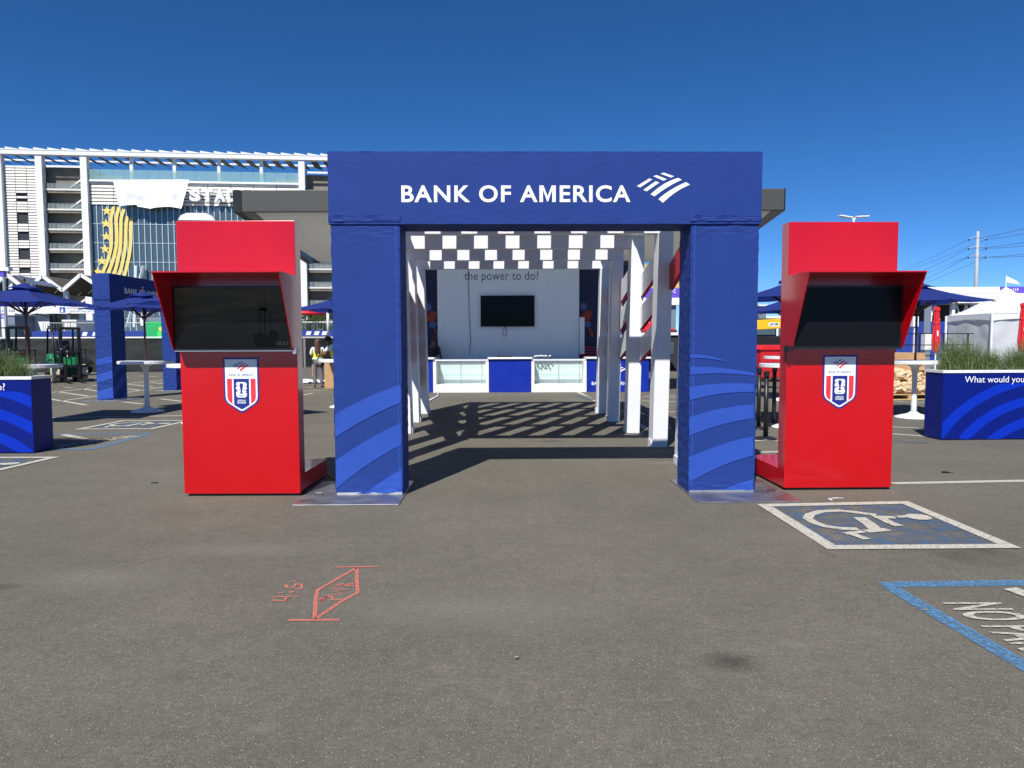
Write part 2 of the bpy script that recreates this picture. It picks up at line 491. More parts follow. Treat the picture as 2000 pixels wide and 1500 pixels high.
def grass_mat():
    m = bpy.data.materials.new('grass blades'); m.use_nodes = True
    nt = m.node_tree; N = nt.nodes; L = nt.links
    b = N['Principled BSDF']
    at = N.new('ShaderNodeTexCoord')
    nz = N.new('ShaderNodeTexNoise'); nz.inputs['Scale'].default_value = 25
    L.new(at.outputs['Object'], nz.inputs['Vector'])
    cr = N.new('ShaderNodeValToRGB')
    cr.color_ramp.elements[0].position = 0.3; cr.color_ramp.elements[0].color = (0.06, 0.115, 0.03, 1)
    cr.color_ramp.elements[1].position = 0.72; cr.color_ramp.elements[1].color = (0.26, 0.32, 0.13, 1)
    L.new(nz.outputs['Fac'], cr.inputs[0]); L.new(cr.outputs[0], b.inputs['Base Color'])
    b.inputs['Roughness'].default_value = 0.55
    t = N.new('ShaderNodeBsdfTranslucent'); L.new(cr.outputs[0], t.inputs['Color'])
    ms = N.new('ShaderNodeMixShader'); ms.inputs[0].default_value = 0.3
    L.new(b.outputs[0], ms.inputs[1]); L.new(t.outputs[0], ms.inputs[2]); L.new(ms.outputs[0], N['Material Output'].inputs['Surface'])
    return m
M['grass'] = grass_mat()

def clear_glass(name, tint, fac):
    m = bpy.data.materials.new(name); m.use_nodes = True
    nt = m.node_tree; N = nt.nodes; L = nt.links
    b = N['Principled BSDF']; b.inputs['Base Color'].default_value = (*tint, 1); b.inputs['Roughness'].default_value = 0.08
    t = N.new('ShaderNodeBsdfTransparent'); t.inputs['Color'].default_value = (0.92, 0.97, 0.96, 1)
    ms = N.new('ShaderNodeMixShader'); ms.inputs[0].default_value = fac
    L.new(t.outputs[0], ms.inputs[1]); L.new(b.outputs[0], ms.inputs[2]); L.new(ms.outputs[0], N['Material Output'].inputs['Surface'])
    return m
M['shelf_glass'] = clear_glass('clear shelf glass', (0.7,0.75,0.73), 0.06)
M['rail_glass'] = clear_glass('green tinted rail glass', lin(160,196,194), 0.35)
M['stair_glass'] = clear_glass('smoky rail glass', lin(150,158,160), 0.4)

def stain_mat(name, col, strength, sc=3.0):
    """soft-edged stain that fades out from the middle of its sheet"""
    m = bpy.data.materials.new(name); m.use_nodes = True
    nt = m.node_tree; N = nt.nodes; L = nt.links
    b = N['Principled BSDF']; b.inputs['Base Color'].default_value = (*col, 1); b.inputs['Roughness'].default_value = 0.85
    tc = N.new('ShaderNodeTexCoord')
    vm = N.new('ShaderNodeVectorMath'); vm.operation = 'LENGTH'
    mp = N.new('ShaderNodeMapping'); mp.inputs['Location'].default_value = (-1, -1, 0); mp.inputs['Scale'].default_value = (2, 2, 0)
    L.new(tc.outputs['Generated'], mp.inputs['Vector']); L.new(mp.outputs[0], vm.inputs[0])
    nz = N.new('ShaderNodeTexNoise'); nz.inputs['Scale'].default_value = sc*10; nz.inputs['Detail'].default_value = 6
    L.new(tc.outputs['Object'], nz.inputs['Vector'])
    mr = N.new('ShaderNodeMapRange'); mr.inputs['From Min'].default_value = 1.0; mr.inputs['From Max'].default_value = 0.1
    L.new(vm.outputs['Value'], mr.inputs['Value'])
    mu = N.new('ShaderNodeMath'); mu.operation = 'MULTIPLY'; L.new(mr.outputs[0], mu.inputs[0]); L.new(nz.outputs['Fac'], mu.inputs[1])
    m2 = N.new('ShaderNodeMath'); m2.operation = 'MULTIPLY'; m2.inputs[1].default_value = strength*2; m2.use_clamp = True; L.new(mu.outputs[0], m2.inputs[0])
    t = N.new('ShaderNodeBsdfTransparent'); ms = N.new('ShaderNodeMixShader')
    L.new(m2.outputs[0], ms.inputs[0]); L.new(t.outputs[0], ms.inputs[1]); L.new(b.outputs[0], ms.inputs[2]); L.new(ms.outputs[0], N['Material Output'].inputs['Surface'])
    return m
M['stain_dark'] = stain_mat('oil stain', (0.035,0.034,0.032), 0.36)
M['stain_pale'] = stain_mat('pale dusty scuff', (0.28,0.26,0.215), 0.34)
M['scratch'] = mat('faint pale scratch', (0.26,0.245,0.21), 0.9, alpha_noise=(0.44,0.75,30))
def planehit(px, py, o, yaw, off=0.0):
    """(u, z) where the sight line through a photo pixel meets the upright plane through o"""
    o = Vector(o); t = Vector((math.cos(yaw), math.sin(yaw), 0)); n = Vector((-math.sin(yaw), math.cos(yaw), 0))
    d = ray(px, py)
    k = ((o + n*off - CAM).dot(n))/d.dot(n)
    h = CAM + d*k
    return ((h-o).dot(t), h.z)

def qcurve(a, c, b, n=8):
    """quadratic curve that passes through c half way"""
    k = (2*c[0]-(a[0]+b[0])/2, 2*c[1]-(a[1]+b[1])/2)
    out = []
    for i in range(n+1):
        t = i/n
        out.append(((1-t)**2*a[0]+2*t*(1-t)*k[0]+t*t*b[0], (1-t)**2*a[1]+2*t*(1-t)*k[1]+t*t*b[1]))
    return out
_flag = [
    [(733,338),(828,280),(855,287),(757,350)],
    [(783,368),(880,300),(908,312),(810,380)],
    qcurve((840,403),(945,322),(1055,275))+qcurve((1083,290),(977,345),(870,420)),
    qcurve((902,440),(1003,365),(1117,308))+qcurve((1148,328),(1040,385),(937,470)),
    [(860,262),(885,253),(967,285),(940,297)],
    [(917,243),(940,234),(1023,262),(998,273)]]
FLAG = [[((x-733)/415.0, (470-y)/236.0) for x, y in reversed(p)] for p in _flag]

# =================================================================== GROUND
mb = MB()
mb.add([(-700,-60,0),(700,-60,0),(700,1200,0),(-700,1200,0)], [(0,1,2,3)])
ground = mb.build('asphalt', M['asphalt']); ground['kind'] = 'structure'
Z1, Z2, Z3 = 0.004, 0.008, 0.012
def gp(px, py):
    p = G(px, py); return (p.x, p.y)
def line_px(pts, w, m='line_white', z=Z1, name='painted_line'):
    b = MB(); b.ribbon([gp(*p) for p in pts], w, z)
    return b.build(name, M[m], ground)
def access_square(c, ax, ay, S, name='access_symbol', strokes=True, worn='worn_blue', quad=None):
    """square pavement marking; c far left corner, ax along the far edge, ay towards the near edge"""
    c = Vector(c); ax = Vector(ax).normalized(); ay = Vector(ay).normalized()
    def q(u, v):
        if quad: p = (quad[0]*(1-u)+quad[1]*u)*(1-v) + (quad[3]*(1-u)+quad[2]*u)*v
        else: p = c + ax*(u*S) + ay*(v*S)
        return (p.x, p.y)
    b = MB(); b.add([(*q(.05,.05),Z1),(*q(.05,.95),Z1),(*q(.95,.95),Z1),(*q(.95,.05),Z1)], [(0,1,2,3)])
    o = b.build('blue_field', M[worn], ground)
    b = MB(); w = 0.075*S
    e = w/S/2
    for a, d in (((0,e),(1,e)), ((1-e,2*e),(1-e,1-2*e)), ((1,1-e),(0,1-e)), ((e,1-2*e),(e,2*e))):
        b.ribbon([q(*a), q(*d)], w, Z2)
    b.build('border_line', M['line_white'], ground)
    if strokes:
        b = MB()
        for k, (pts, w) in enumerate(FIG):
            b.ribbon([q(*p) for p in pts], w*S, Z2+0.0005*k)
        n = 16
        b.add([(*q(HEAD[0]+HEAD[2]*math.cos(2*math.pi*i/n), HEAD[1]+HEAD[3]*math.sin(2*math.pi*i/n)), Z2+0.004) for i in range(n)], [tuple(reversed(range(n)))])
        b.build('wheelchair_figure', M['line_white'], ground)
a = Vector(gp(1478,986)); bb = Vector(gp(1772,980)); d = Vector(gp(1617,1075))
_ax = (bb-a).normalized(); _ay = (d-a).normalized()
_det = _ax.x*_ay.y-_ax.y*_ay.x
def fig_uv(x, y):
    p = Vector(gp(1440+x/3.571, 930+y/3.571))-a
    return ((p.x*_ay.y-p.y*_ay.x)/_det/1.36, (_ax.x*p.y-_ax.y*p.x)/_det/1.36)
FIG = [([fig_uv(*p) for p in pts], w) for pts, w in (
    ([(925,272),(800,255),(680,243),(560,248),(490,270),(475,295),(520,325),(600,350),(700,363),(810,366)], .06),
    ([(815,288),(880,330),(930,374)], .075), ([(860,381),(1005,367)], .06), ([(905,284),(1050,288)], .06),
    ([(955,290),(1015,322),(1078,345)], .06), ([(1060,284),(1140,281)], .05), ([(722,400),(848,384)], .045), ([(765,400),(870,437)], .05))]
_h0 = fig_uv(1200,285); _h1 = fig_uv(1284,285); _h2 = fig_uv(1200,265)
HEAD = (_h0[0], _h0[1], abs(_h1[0]-_h0[0]), abs(_h2[1]-_h0[1]))
access_square(a, bb-a, d-a, 1.36, quad=[a, bb, Vector(gp(1996,1072.5)), d])
c = Vector(gp(118,893)); e = Vector(gp(0,925))
ayv = (e-c).normalized()
axv = Vector((ayv.y, -ayv.x)); axv = axv if axv.x > 0 else -axv
axv = Vector((1, 0.0))
access_square(c - axv*1.36, axv, Vector((-0.08,-1)), 1.36)
# the blue no-parking box on the right, its hatch and its lettering
line_px([(1722,1143),(2060,1138)], 0.10, 'line_blue', Z1)
line_px([(1738,1147),(2120,1372)], 0.10, 'line_blue', Z1+0.001)
line_px([(1972,1151),(2080,1190)], 0.10, 'line_white', Z2)
tb = MB()
tp = G(1836,1182)
put_text(tb, 'NO PARKING', (tp.x+0.02, tp.y+0.02, Z2), (0,-1,0), (1,0,0), 1.02, 0.34, bold=0.015, spacing=1.05)
tb.build('no_parking_lettering', M['worn_white'], ground)
line_px([(1742,944.5),(2080,938)], 0.10)
for pts, w in (([(1745,784),(1830,788)],.1), ([(1743,834),(1830,838)],.1), ([(1743,847.5),(1815,853)],.1), ([(1470,884),(1545,882)],.1),
               ([(1470,861),(1545,860)],.1), ([(1480,760),(1530,759)],.1), ([(1300,772),(1345,774)],.12), ([(1255,783),(1345,786)],.12), ([(1255,774),(1330,777)],.12),
               ([(1262,803),(1330,805)],.12), ([(1125,764),(1165,784)],.12), ([(1240,824),(1275,845)],.12), ([(1262,812),(1345,818)],.1)):
    line_px(pts, w)
line_px([(1128,772),(1160,782)], 0.3, 'worn_blue', Z1)
line_px([(1742,862),(1815,866)], 0.14, 'worn_blue', Z1)
# left: blue box, second symbol, bay lines
line_px([(90,848.5),(292,847)], 0.10, 'line_blue')
line_px([(290,848),(176,879)], 0.10, 'line_blue', Z1+0.001)
line_px([(186,878),(112,878)], 0.10, 'line_blue', Z1+0.002)
line_px([(124,849),(168,858)], 0.12)
tb = MB(); tp = G(250,853)
put_text(tb, 'NO PARKING', (tp.x-0.05, tp.y+0.1, Z2), (-0.42,-0.9,0), (0.9,-0.42,0), 1.3, 0.3, bold=0.02)
tb.build('no_parking_lettering', M['worn_white'], ground)
c = Vector(gp(238,822)); access_square(c, (1,0.0), (-0.05,-1), 1.36, strokes=True)
line_px([(96,816.5),(362,812)], 0.11)
Zs = lambda x, y: (x/5.556, 700+y/5.556)
for a, b2 in (((520,437),(940,508)),((610,360),(960,412)),((880,330),(1095,362)),((520,375),(1010,320)),((650,465),(1095,405)),((1000,292),(1090,300)),
              ((700,315),(795,320)),((1340,472),(1550,496)),((1375,330),(1530,348)),((1380,280),(1670,312)),((1380,370),(1780,310)),((1630,262),(1780,275)),
              ((1380,275),(1780,235)),((1520,192),(1720,203)),((1740,440),(1985,470)),((1380,205),(1390,208))):
    line_px([Zs(*a), Zs(*b2)], 0.12)
for pts in ([(590,764),(640,762)], [(590,772),(612,768)], [(590,745),(640,744)], [(598,757),(650,754)]): line_px(pts, 0.12)
# stains, scuffs and scratches with shapes of their own
def stain(px, py, rx, ry, m, k):
    p = gp(px, py); b = MB()
    b.add([(p[0]-rx,p[1]-ry,Z1-.0015+k*.0001),(p[0]+rx,p[1]-ry,Z1-.0015+k*.0001),(p[0]+rx,p[1]+ry,Z1-.0015+k*.0001),(p[0]-rx,p[1]+ry,Z1-.0015+k*.0001)], [(0,1,2,3)])
    b.build('oil_stain' if m == 'stain_dark' else 'dusty_scuff', M[m], ground)
for k, (px, py, rx, ry, m) in enumerate(((1428,1293,.16,.13,'stain_dark'),(5,1146,.16,.08,'stain_dark'),(1080,862,.3,.12,'stain_dark'),
        (180,1130,.9,.35,'stain_pale'),(480,1075,.9,.25,'stain_pale'),(510,1425,.1,.05,'stain_pale'),(1290,905,.35,.18,'stain_pale'),(1640,1050,1.2,.3,'stain_pale'),(930,1190,1.1,.4,'stain_pale'),(1555,1262,.12,.1,'stain_pale'))):
    stain(px, py, rx, ry, m, k)
for pts, w in (([(1622,1076),(1700,1150),(1800,1225),(1880,1290)],.012), ([(1522,1186),(1570,1168),(1650,1158),(1740,1160)],.014), ([(1840,1288),(1900,1325)],.03), ([(1660,965),(1735,985)],.02),
               ([(80,1150),(240,1105),(420,1062)],.02), ([(560,1000),(590,985)],.02), ([(1290,1330),(1380,1350)],.01), ([(860,1050),(960,1062),(1100,1060)],.01)):
    line_px(pts, w, 'scratch', Z1-.0002, 'scratch')
# salmon spray marking in front of the arch
cz = lambda x, y: gp(500+x/7.143, 1080+y/7.143)
b = MB()
for pts, w in (([(1120,205),(1700,195)],.022), ([(455,945),(1170,940)],.026),
               ([(1400,215),(860,525),(835,660),(820,930)],.024), ([(820,935),(1180,690),(1420,560),(1410,420),(1405,215)],.024),
               ([(1195,660),(1050,660),(1075,625),(990,612),(905,650),(920,690)],.02),
               ([(900,680),(1000,600),(1230,585),(1100,548),(1250,520),(1060,495)],.016),
               ([(1370,465),(1240,465),(1200,430),(1090,470),(1180,455),(1260,450),(1390,425)],.018),
               ([(245,620),(600,612)],.014), ([(225,665),(400,680),(430,620)],.018), ([(310,570),(380,560)],.016), ([(470,560),(525,545)],.024),
               ([(420,450),(430,490),(520,490),(560,440),(640,445),(640,500),(580,515)],.02), ([(475,408),(560,402)],.016)):
    b.ribbon([cz(*p) for p in pts], w, Z1)
b.build('spray_marking', M['chalk'], ground)

# =================================================================== FABRIC ARCHES
A0 = G(656.3,968.7); B0 = G(1473,963.2)
ARCH_YAW = math.atan2(B0.y-A0.y, B0.x-A0.x)
ARCH_W = (B0-A0).length
ARCH_O = (A0+B0)/2
ARCH_H = planehit(641.5,296.5, A0, ARCH_YAW)[1]
LINT_Z = planehit(1000,438, A0, ARCH_YAW)[1]
SEAM_Z = planehit(710,433, A0, ARCH_YAW)[1]
LEG_W, ARCH_D = 0.655, 0.42
def make_arch(label, loc, yaw):
    t = thing('fabric_arch', label, 'arch', loc, yaw, 'blue fabric entrance arches')
    h = ARCH_W/2
    disp = {}
    for k, s in enumerate((-1, 1)):
        xa, xb = (-h, -h+LEG_W) if s < 0 else (h-LEG_W, h)
        b = MB(); disp[s] = fabric_box(b, xa, xb, 0, ARCH_D, 0.02, SEAM_Z-0.004, 0.024, 0.009, 3.7+9*k)
        leg = b.build('leg_cover', M['fab_blue'], t, smooth=False)
        # base plate of steel
        b = MB(); px0, px1 = (xa-0.30, xb+0.02) if s < 0 else (xa-0.02, xb+0.30)
        b.box(px0, px1, -0.42, ARCH_D+0.24, 0.0, 0.014)
        pl = b.build('base_plate', M['steel'], t, bevel=0.003)
        b = MB(); b.box(xa+0.01, xb-0.01, -0.004, 0.02, 0.0145, 0.034)
        b.build('bottom_rail', M['alu'], t)
        b = MB(); hx = px0+0.14 if s < 0 else px1-0.14
        b.tube([(hx-.035,-.02,.014),(hx-.035,-.02,.035),(hx+.035,-.02,.035),(hx+.035,-.02,.014)], .006, 6)
        b.build('plate_handle', M['black_metal'], pl)
        # seam cord down the inner front edge
        b = MB(); xe = xb-0.035 if s < 0 else xa+0.035
        b.grid(lambda u, v: disp[s](Vector((xe-0.004+0.008*u, 0, 0.03+(SEAM_Z-0.06)*v)), Vector((0,-1,0))) + Vector((0,-0.003,0)), 1, 60)
        b.build('seam', M['fab_light'], leg)
        # printed swooping stripes
        if s < 0:
            bands = [((0,.80),(.325,.965),(.65,1.09),(0,.575),(.325,.765),(.65,.915)), ((0,.351),(.325,.555),(.65,.718),(0,.071),(.325,.315),(.65,.50)),
                     ((.29,.03),(.47,.155),(.65,.262),(.29,.026),(.47,.027),(.65,.03))]
        else:
            bands = [((0,1.373),(.2,1.35),(.43,1.28),(0,1.333),(.2,1.325),(.43,1.279)), ((0,1.25),(.32,1.235),(.64,1.185),(0,1.17),(.32,1.183),(.64,1.157)),
                     ((0,1.052),(.32,1.085),(.64,1.08),(0,.92),(.32,.985),(.64,1.0)), ((0,.756),(.32,.84),(.64,.878),(0,.57),(.32,.68),(.64,.74)),
                     ((0,.36),(.32,.485),(.64,.565),(0,.11),(.32,.27),(.64,.373)), ((.32,.03),(.48,.09),(.645,.14),(.32,.026),(.48,.027),(.645,.028))]
        for bd in bands:
            up = qcurve(*bd[:3], 20); lo = qcurve(*bd[3:], 20)
            b = MB()
            def fn(u, v, up=up, lo=lo):
                i = min(19, int(u*20)); f = u*20-i
                pu = (up[i][0]+(up[i+1][0]-up[i][0])*f, up[i][1]+(up[i+1][1]-up[i][1])*f)
                pl_ = (lo[i][0]+(lo[i+1][0]-lo[i][0])*f, lo[i][1]+(lo[i+1][1]-lo[i][1])*f)
                x = xa + 0.004 + (pl_[0]+(pu[0]-pl_[0])*v)*0.985; z = pl_[1]+(pu[1]-pl_[1])*v
                return disp[s](Vector((x, 0, max(z, 0.026))), Vector((0,-1,0))) + Vector((0,-0.005,0))
            b.grid(fn, 30, 10)
            b.build('stripe', M['fab_light'], leg)
        # the stripes run on round the outer end
        xo = -h if s < 0 else h
        for z0, z1, z2, z3 in ((.80,.575,.66,.45), (.351,.071,.24,.03), (1.16,.98,1.06,.92)):
            b = MB()
            def fe(u, v):
                zz = (z1+(z0-z1)*v)*(1-u) + (z3+(z2-z3)*v)*u
                return disp[s](Vector((xo, 0.005+u*(ARCH_D-.01), zz)), Vector((s,0,0))) + Vector((s*0.005,0,0))
            if s < 0: b.grid(lambda u, v: fe(1-u, v), 10, 4)
            else: b.grid(fe, 10, 4)
            b.build('stripe', M['fab_light'], leg)
    b = MB()
    dl = fabric_box(b, -h-0.018, h+0.018, -0.014, ARCH_D+0.014, LINT_Z, ARCH_H, 0.03, 0.006, 40.0, 0.35)
    lint = b.build('lintel_cover', M['fab_blue'], t)
    # hem hanging over each leg top
    for s in (-1, 1):
        xa, xb = (-h-0.02, -h+LEG_W+0.012) if s < 0 else (h-LEG_W-0.012, h+0.02)
        b = MB(); fabric_box(b, xa, xb, -0.02, ARCH_D+0.02, SEAM_Z-0.002, SEAM_Z+0.05, 0.02, 0.007, 60+s, 1.0)
        b.build('hem', M['fab_blue'], lint)
    # lettering and flag mark
    u0, z0 = planehit(784.5,396, A0, ARCH_YAW); u1, z1 = planehit(1231,362.5, A0, ARCH_YAW)
    text_parts('lettering', M['print_white'], lint, 'BANK OF AMERICA', (u0-h, -0.014, z0), (1,0,0), (0,0,1), u1-u0, z1-z0, bold=0.022, spacing=1.12, warp=lambda p: dl(p, Vector((0,-1,0)))+Vector((0,-.004,0)))
    u0, z0 = planehit(1243,397, A0, ARCH_YAW); u1, z1 = planehit(1347,338, A0, ARCH_YAW)
    for poly in FLAG:
        b = MB(); b.add([dl(Vector((u0-h+x*(u1-u0), -.014, z0+z*(z1-z0))), Vector((0,-1,0)))+Vector((0,-.004,0)) for x, z in reversed(poly)], [tuple(range(len(poly)))])
        b.build('flag_bar', M['print_white'], lint)
    return t
arch1 = make_arch('big blue fabric arch with white bank lettering between two red kiosks', ARCH_O, ARCH_YAW)
q1 = G(222,782)
a2 = copy_thing(arch1, (q1.x+0.0, q1.y+ARCH_W/2, 0), R(90), 'blue fabric arch turned side-on beside black mesh fence')

# =================================================================== RED KIOSKS
KH = 2.66
def make_kiosk(label, o, yaw, w, ship):
    t = thing('display_kiosk', label, 'kiosk', o, yaw, 'red screen kiosks beside the arch')
    h = w/2; D = 0.17
    b = MB(); b.box(-h, h, 0, D, 0.025, KH)
    body = b.build('column', M['red_gloss'], t, bevel=0.004)
    b = MB(); b.box(-h+0.03, h-0.03, 0.03, D+0.8, 0.0, 0.0249)
    b.build('plinth', M['black_metal'], t)
    b = MB(); b.box(-h+0.002, h-0.002, D+0.002, D+0.83, 0.026, 0.20)
    b.build('base_box', M['red_gloss'], t, bevel=0.004)
    # hood: top plate and two slanting cheeks
    zt, zb, p = 2.13, 1.43, 0.48
    b = MB(); b.box(-h-0.004, h+0.004, -p, -0.002, zt-0.006, zt+0.006)
    b.build('hood_top', M['red_gloss'], t)
    for s in (-1, 1):
        b = MB(); x0, x1 = (h-0.006, h+0.003) if s > 0 else (-h-0.003, -h+0.006)
        pts = [(-p+0.004, zt-0.0065), (-0.13, zb), (-0.003, zb), (-0.003, zt-0.0065)]
        vs = [(x0, y, z) for y, z in pts] + [(x1, y, z) for y, z in pts]
        b.add(vs, [(3,2,1,0),(4,5,6,7),(0,1,5,4),(1,2,6,5),(2,3,7,6),(3,0,4,7)])
        b.build('hood_cheek', M['red_gloss'], t)
    # television inside the hood
    b = MB(); b.box(-h+0.012, h-0.012, -0.125, -0.03, zb-0.015, zt-0.10)
    tv = b.build('television_case', M['black_plastic'], t, bevel=0.006)
    b = MB(); b.box(-h+0.028, h-0.028, -0.1275, -0.1255, zb+0.012, zt-0.118)
    sc = b.build('screen', M['ship_screen'] if ship else M['screen_black'], tv)
    b = MB(); b.box(-h+0.012, h-0.012, -0.129, -0.126, zb-0.014, zb-0.006)
    b.build('bezel_trim', M['alu'] if ship else M['black_metal'], tv)
    b = MB(); xs = h+0.004 if ship else -h-0.024
    b.box(xs-0.01, xs+0.02, -0.12, -0.005, zb-0.04, zb+0.02); b.build('bracket', M['galv'] if ship else M['black_metal'], tv)
    if ship:
        b = MB(); y = -0.1285; cx, cz_ = 0.31, 1.52
        b.sheet([(cx-.10,cz_-.06),(cx+.11,cz_-.06),(cx+.12,cz_+.08),(cx+.07,cz_+.10),(cx+.02,cz_+.05),(cx-.07,cz_+.07),(cx-.12,cz_+.05)], y)
        for (x, zt2, ww) in ((cx-.005,1.99,.006),(cx-.05,1.91,.005),(cx+.05,1.80,.004)):
            b.sheet([(x-ww,cz_+.05),(x+ww,cz_+.05),(x+.001,zt2),(x-.001,zt2)], y)
        for (x0, x1, z) in ((cx-.14,cx+.14,1.77),(cx-.12,cx+.10,1.745),(cx-.07,cx+.05,1.84)):
            b.sheet([(x0,z),(x1,z),(x1,z+.004),(x0,z+.004)], y-.0002)
        b.sheet([(cx-.05,1.80),(cx+.02,1.79),(cx+.02,1.825),(cx-.04,1.83)], y-.0003)
        b.build('ship_picture', M['ship_dark'], sc)
        b = MB(); put_text(b, '10:21', (0.41,-0.1287,1.475), (1,0,0), (0,0,1), .11, .032)
        b.build('clock_digits', M['ship_clock'], sc)
    # shield badge
    def shield(g, y, m, par, name):
        W, zt_, zs, zp, r = 0.172-g, 1.355-g, 0.98+g*0.35, 0.815+g*1.15, 0.03
        pts = [(-W,zt_),(-W,zs)] + qcurve((-W,zs),(-W*0.93,zs-.05),(-W*0.72,zs-.082),4)[1:] + qcurve((-0.03,zp+.015),(0,zp+.004),(0.03,zp+.015),4)
        pts += qcurve((W*0.72,zs-.082),(W*0.93,zs-.05),(W,zs),4) + [(W,zt_)]
        bb_ = MB(); bb_.sheet(pts, y)
        return bb_.build(name, m, par)
    bx = 0.02 if ship else -0.005
    bt = shield(0.0, -0.0025, M['navy'], body, 'badge')
    bt.location.x = bx
    wt = shield(0.017, -0.0035, M['badge_white'], bt, 'badge_field')
    for s in (-1, 1):
        b = MB()
        pts = [(-.138,1.15),(-.138,.975),(-.128,.935),(-.09,.905),(-.09,1.15)]
        if s > 0: pts = [(-x, z) for x, z in reversed(pts)]
        b.sheet(pts, -0.0045); b.build('badge_stripe', M['badge_red'], bt)
    b = MB(); b.sheet([(-.074,1.15),(-.074,.895),(0,.852),(.074,.895),(.074,1.15)], -0.0045)
    b.build('badge_panel', M['navy'], bt)
    # rounded two-digit emblem with the cup-shaped gap
    b = MB()
    def rr(x0, x1, z0, z1, r, cut=None):
        pts = []
        for cx, cz2, a0 in ((x0+r,z1-r,90),(x0+r,z0+r,180),(x1-r,z0+r,270),(x1-r,z1-r,0)):
            for i in range(5):
                a = R(a0+i*22.5); pts.append((cx+r*math.cos(a), cz2+r*math.sin(a)))
        return pts
    up = [(-.05,1.105),(-.038,1.118),(.036,1.118),(.052,1.104),(.052,1.082),(.034,1.072),(.052,1.072),(.052,1.045),(-.052,1.045),(-.052,1.07),(-.03,1.092),(-.052,1.088)]
    lo = [(-.052,1.02),(-.036,1.040),(.034,1.040),(.052,1.026),(.034,1.018),(.052,1.012),(.052,.985),(.036,.968),(-.036,.968),(-.052,.985)]
    b.sheet(list(reversed(up)) if False else up[::-1][::-1], -0.0055); b.sheet(lo, -0.0055)
    b.build('badge_emblem', M['badge_white'], bt)
    cup = [(0,1.108),(-.012,1.103),(-.018,1.088),(-.014,1.066),(-.007,1.046),(-.008,1.022),(-.018,1.006),(.018,1.006),(.008,1.022),(.007,1.046),(.014,1.066),(.018,1.088),(.012,1.103)]
    b = MB(); b.sheet(cup, -0.0062); b.build('badge_cup', M['navy'], bt)
    b = MB(); put_text(b, 'FIFA', (-.021,-0.0066,.977), (1,0,0), (0,0,1), .042, .014, bold=.01); b.build('badge_lettering', M['navy'], bt)
    b = MB(); put_text(b, 'OFFICIAL', (-.042,-0.0066,.930), (1,0,0), (0,0,1), .084, .017, bold=.03)
    put_text(b, 'SPONSOR', (-.042,-0.0066,.909), (1,0,0), (0,0,1), .084, .017, bold=.03); b.build('badge_lettering', M['badge_white'], bt)
    b = MB(); put_text(b, 'BANK OF AMERICA', (-.115,-0.005,1.178), (1,0,0), (0,0,1), .23, .019, bold=.008, spacing=1.15); b.build('badge_lettering', M['navy'], bt)
    for i, poly in enumerate(FLAG):
        b = MB(); b.sheet([(-.079+x*.158, 1.222+z*.095) for x, z in reversed(poly)], -0.005)
        b.build('flag_bar', M['badge_red'] if i in (2,3,5) else M['navy'], bt)
    return t
# dim dusk picture on the left screen
def ship_screen():
    m = bpy.data.materials.new('dim dusk picture on screen'); m.use_nodes = True
    nt = m.node_tree; N = nt.nodes; L = nt.links; b = N['Principled BSDF']
    b.inputs['Base Color'].default_value = (0.004,0.004,0.005,1); b.inputs['Roughness'].default_value = 0.3; b.inputs['Specular IOR Level'].default_value = 0.12
    tc = N.new('ShaderNodeTexCoord'); mp = N.new('ShaderNodeMapping'); mp.inputs['Scale'].default_value = (1.5, 1, 8)
    nz = N.new('ShaderNodeTexNoise'); nz.inputs['Scale'].default_value = 1.6; nz.inputs['Detail'].default_value = 5
    L.new(tc.outputs['Object'], mp.inputs['Vector']); L.new(mp.outputs[0], nz.inputs['Vector'])
    sp = N.new('ShaderNodeSeparateXYZ'); L.new(tc.outputs['Object'], sp.inputs[0])
    mr = N.new('ShaderNodeMapRange'); mr.inputs['From Min'].default_value = 1.45; mr.inputs['From Max'].default_value = 1.95
    mr.inputs['To Min'].default_value = 0.25; mr.inputs['To Max'].default_value = 1.0; L.new(sp.outputs[2], mr.inputs['Value'])
    mu = N.new('ShaderNodeMath'); mu.operation = 'MULTIPLY'; L.new(nz.outputs['Fac'], mu.inputs[0]); L.new(mr.outputs[0], mu.inputs[1])
    b.inputs['Emission Color'].default_value = (0.55, 0.48, 0.28, 1)
    m2 = N.new('ShaderNodeMath'); m2.operation = 'MULTIPLY'; m2.inputs[1].default_value = 0.03; L.new(mu.outputs[0], m2.inputs[0])
    L.new(m2.outputs[0], b.inputs['Emission Strength'])
    return m
M['ship_screen'] = ship_screen()
M['ship_dark'] = mat('dark ship picture', (0.004,0.004,0.005), 0.5, spec=0.05)
M['ship_clock'] = mat('dim clock digits', (0.02,0.02,0.02), 0.3, emit=(0.5,0.5,0.5), estr=0.03)
ka = G(363,968.5); kb = G(585,970)
make_kiosk('red kiosk with dim ship picture glowing on its hooded screen', (ka+kb)/2, 0.0, (kb-ka).length, True)
kc = G(1531,958); kd = G(1740,956.5)
make_kiosk('red kiosk with plain black screen beside the painted wheelchair square', (kc+kd)/2, math.atan2(kd.y-kc.y, kd.x-kc.x), (kd-kc).length, False)
b = MB(); p = G(629,912); q = G(650,935)
b.tube([(p.x+0.03,p.y-0.02,0.02),(p.x+0.02,p.y-0.05,0.10),(p.x+0.04,p.y-0.07,0.11),(p.x+0.045,p.y-0.1,0.03),(p.x+0.07,p.y-0.2,0.012),(q.x,q.y,0.012),(q.x+0.3,q.y+0.1,0.012)], 0.006, 6)
tag(b.build('power_cord', M['cord_yellow'], None, smooth=True), 'yellow power cord behind the kiosk showing a ship picture', 'cord')

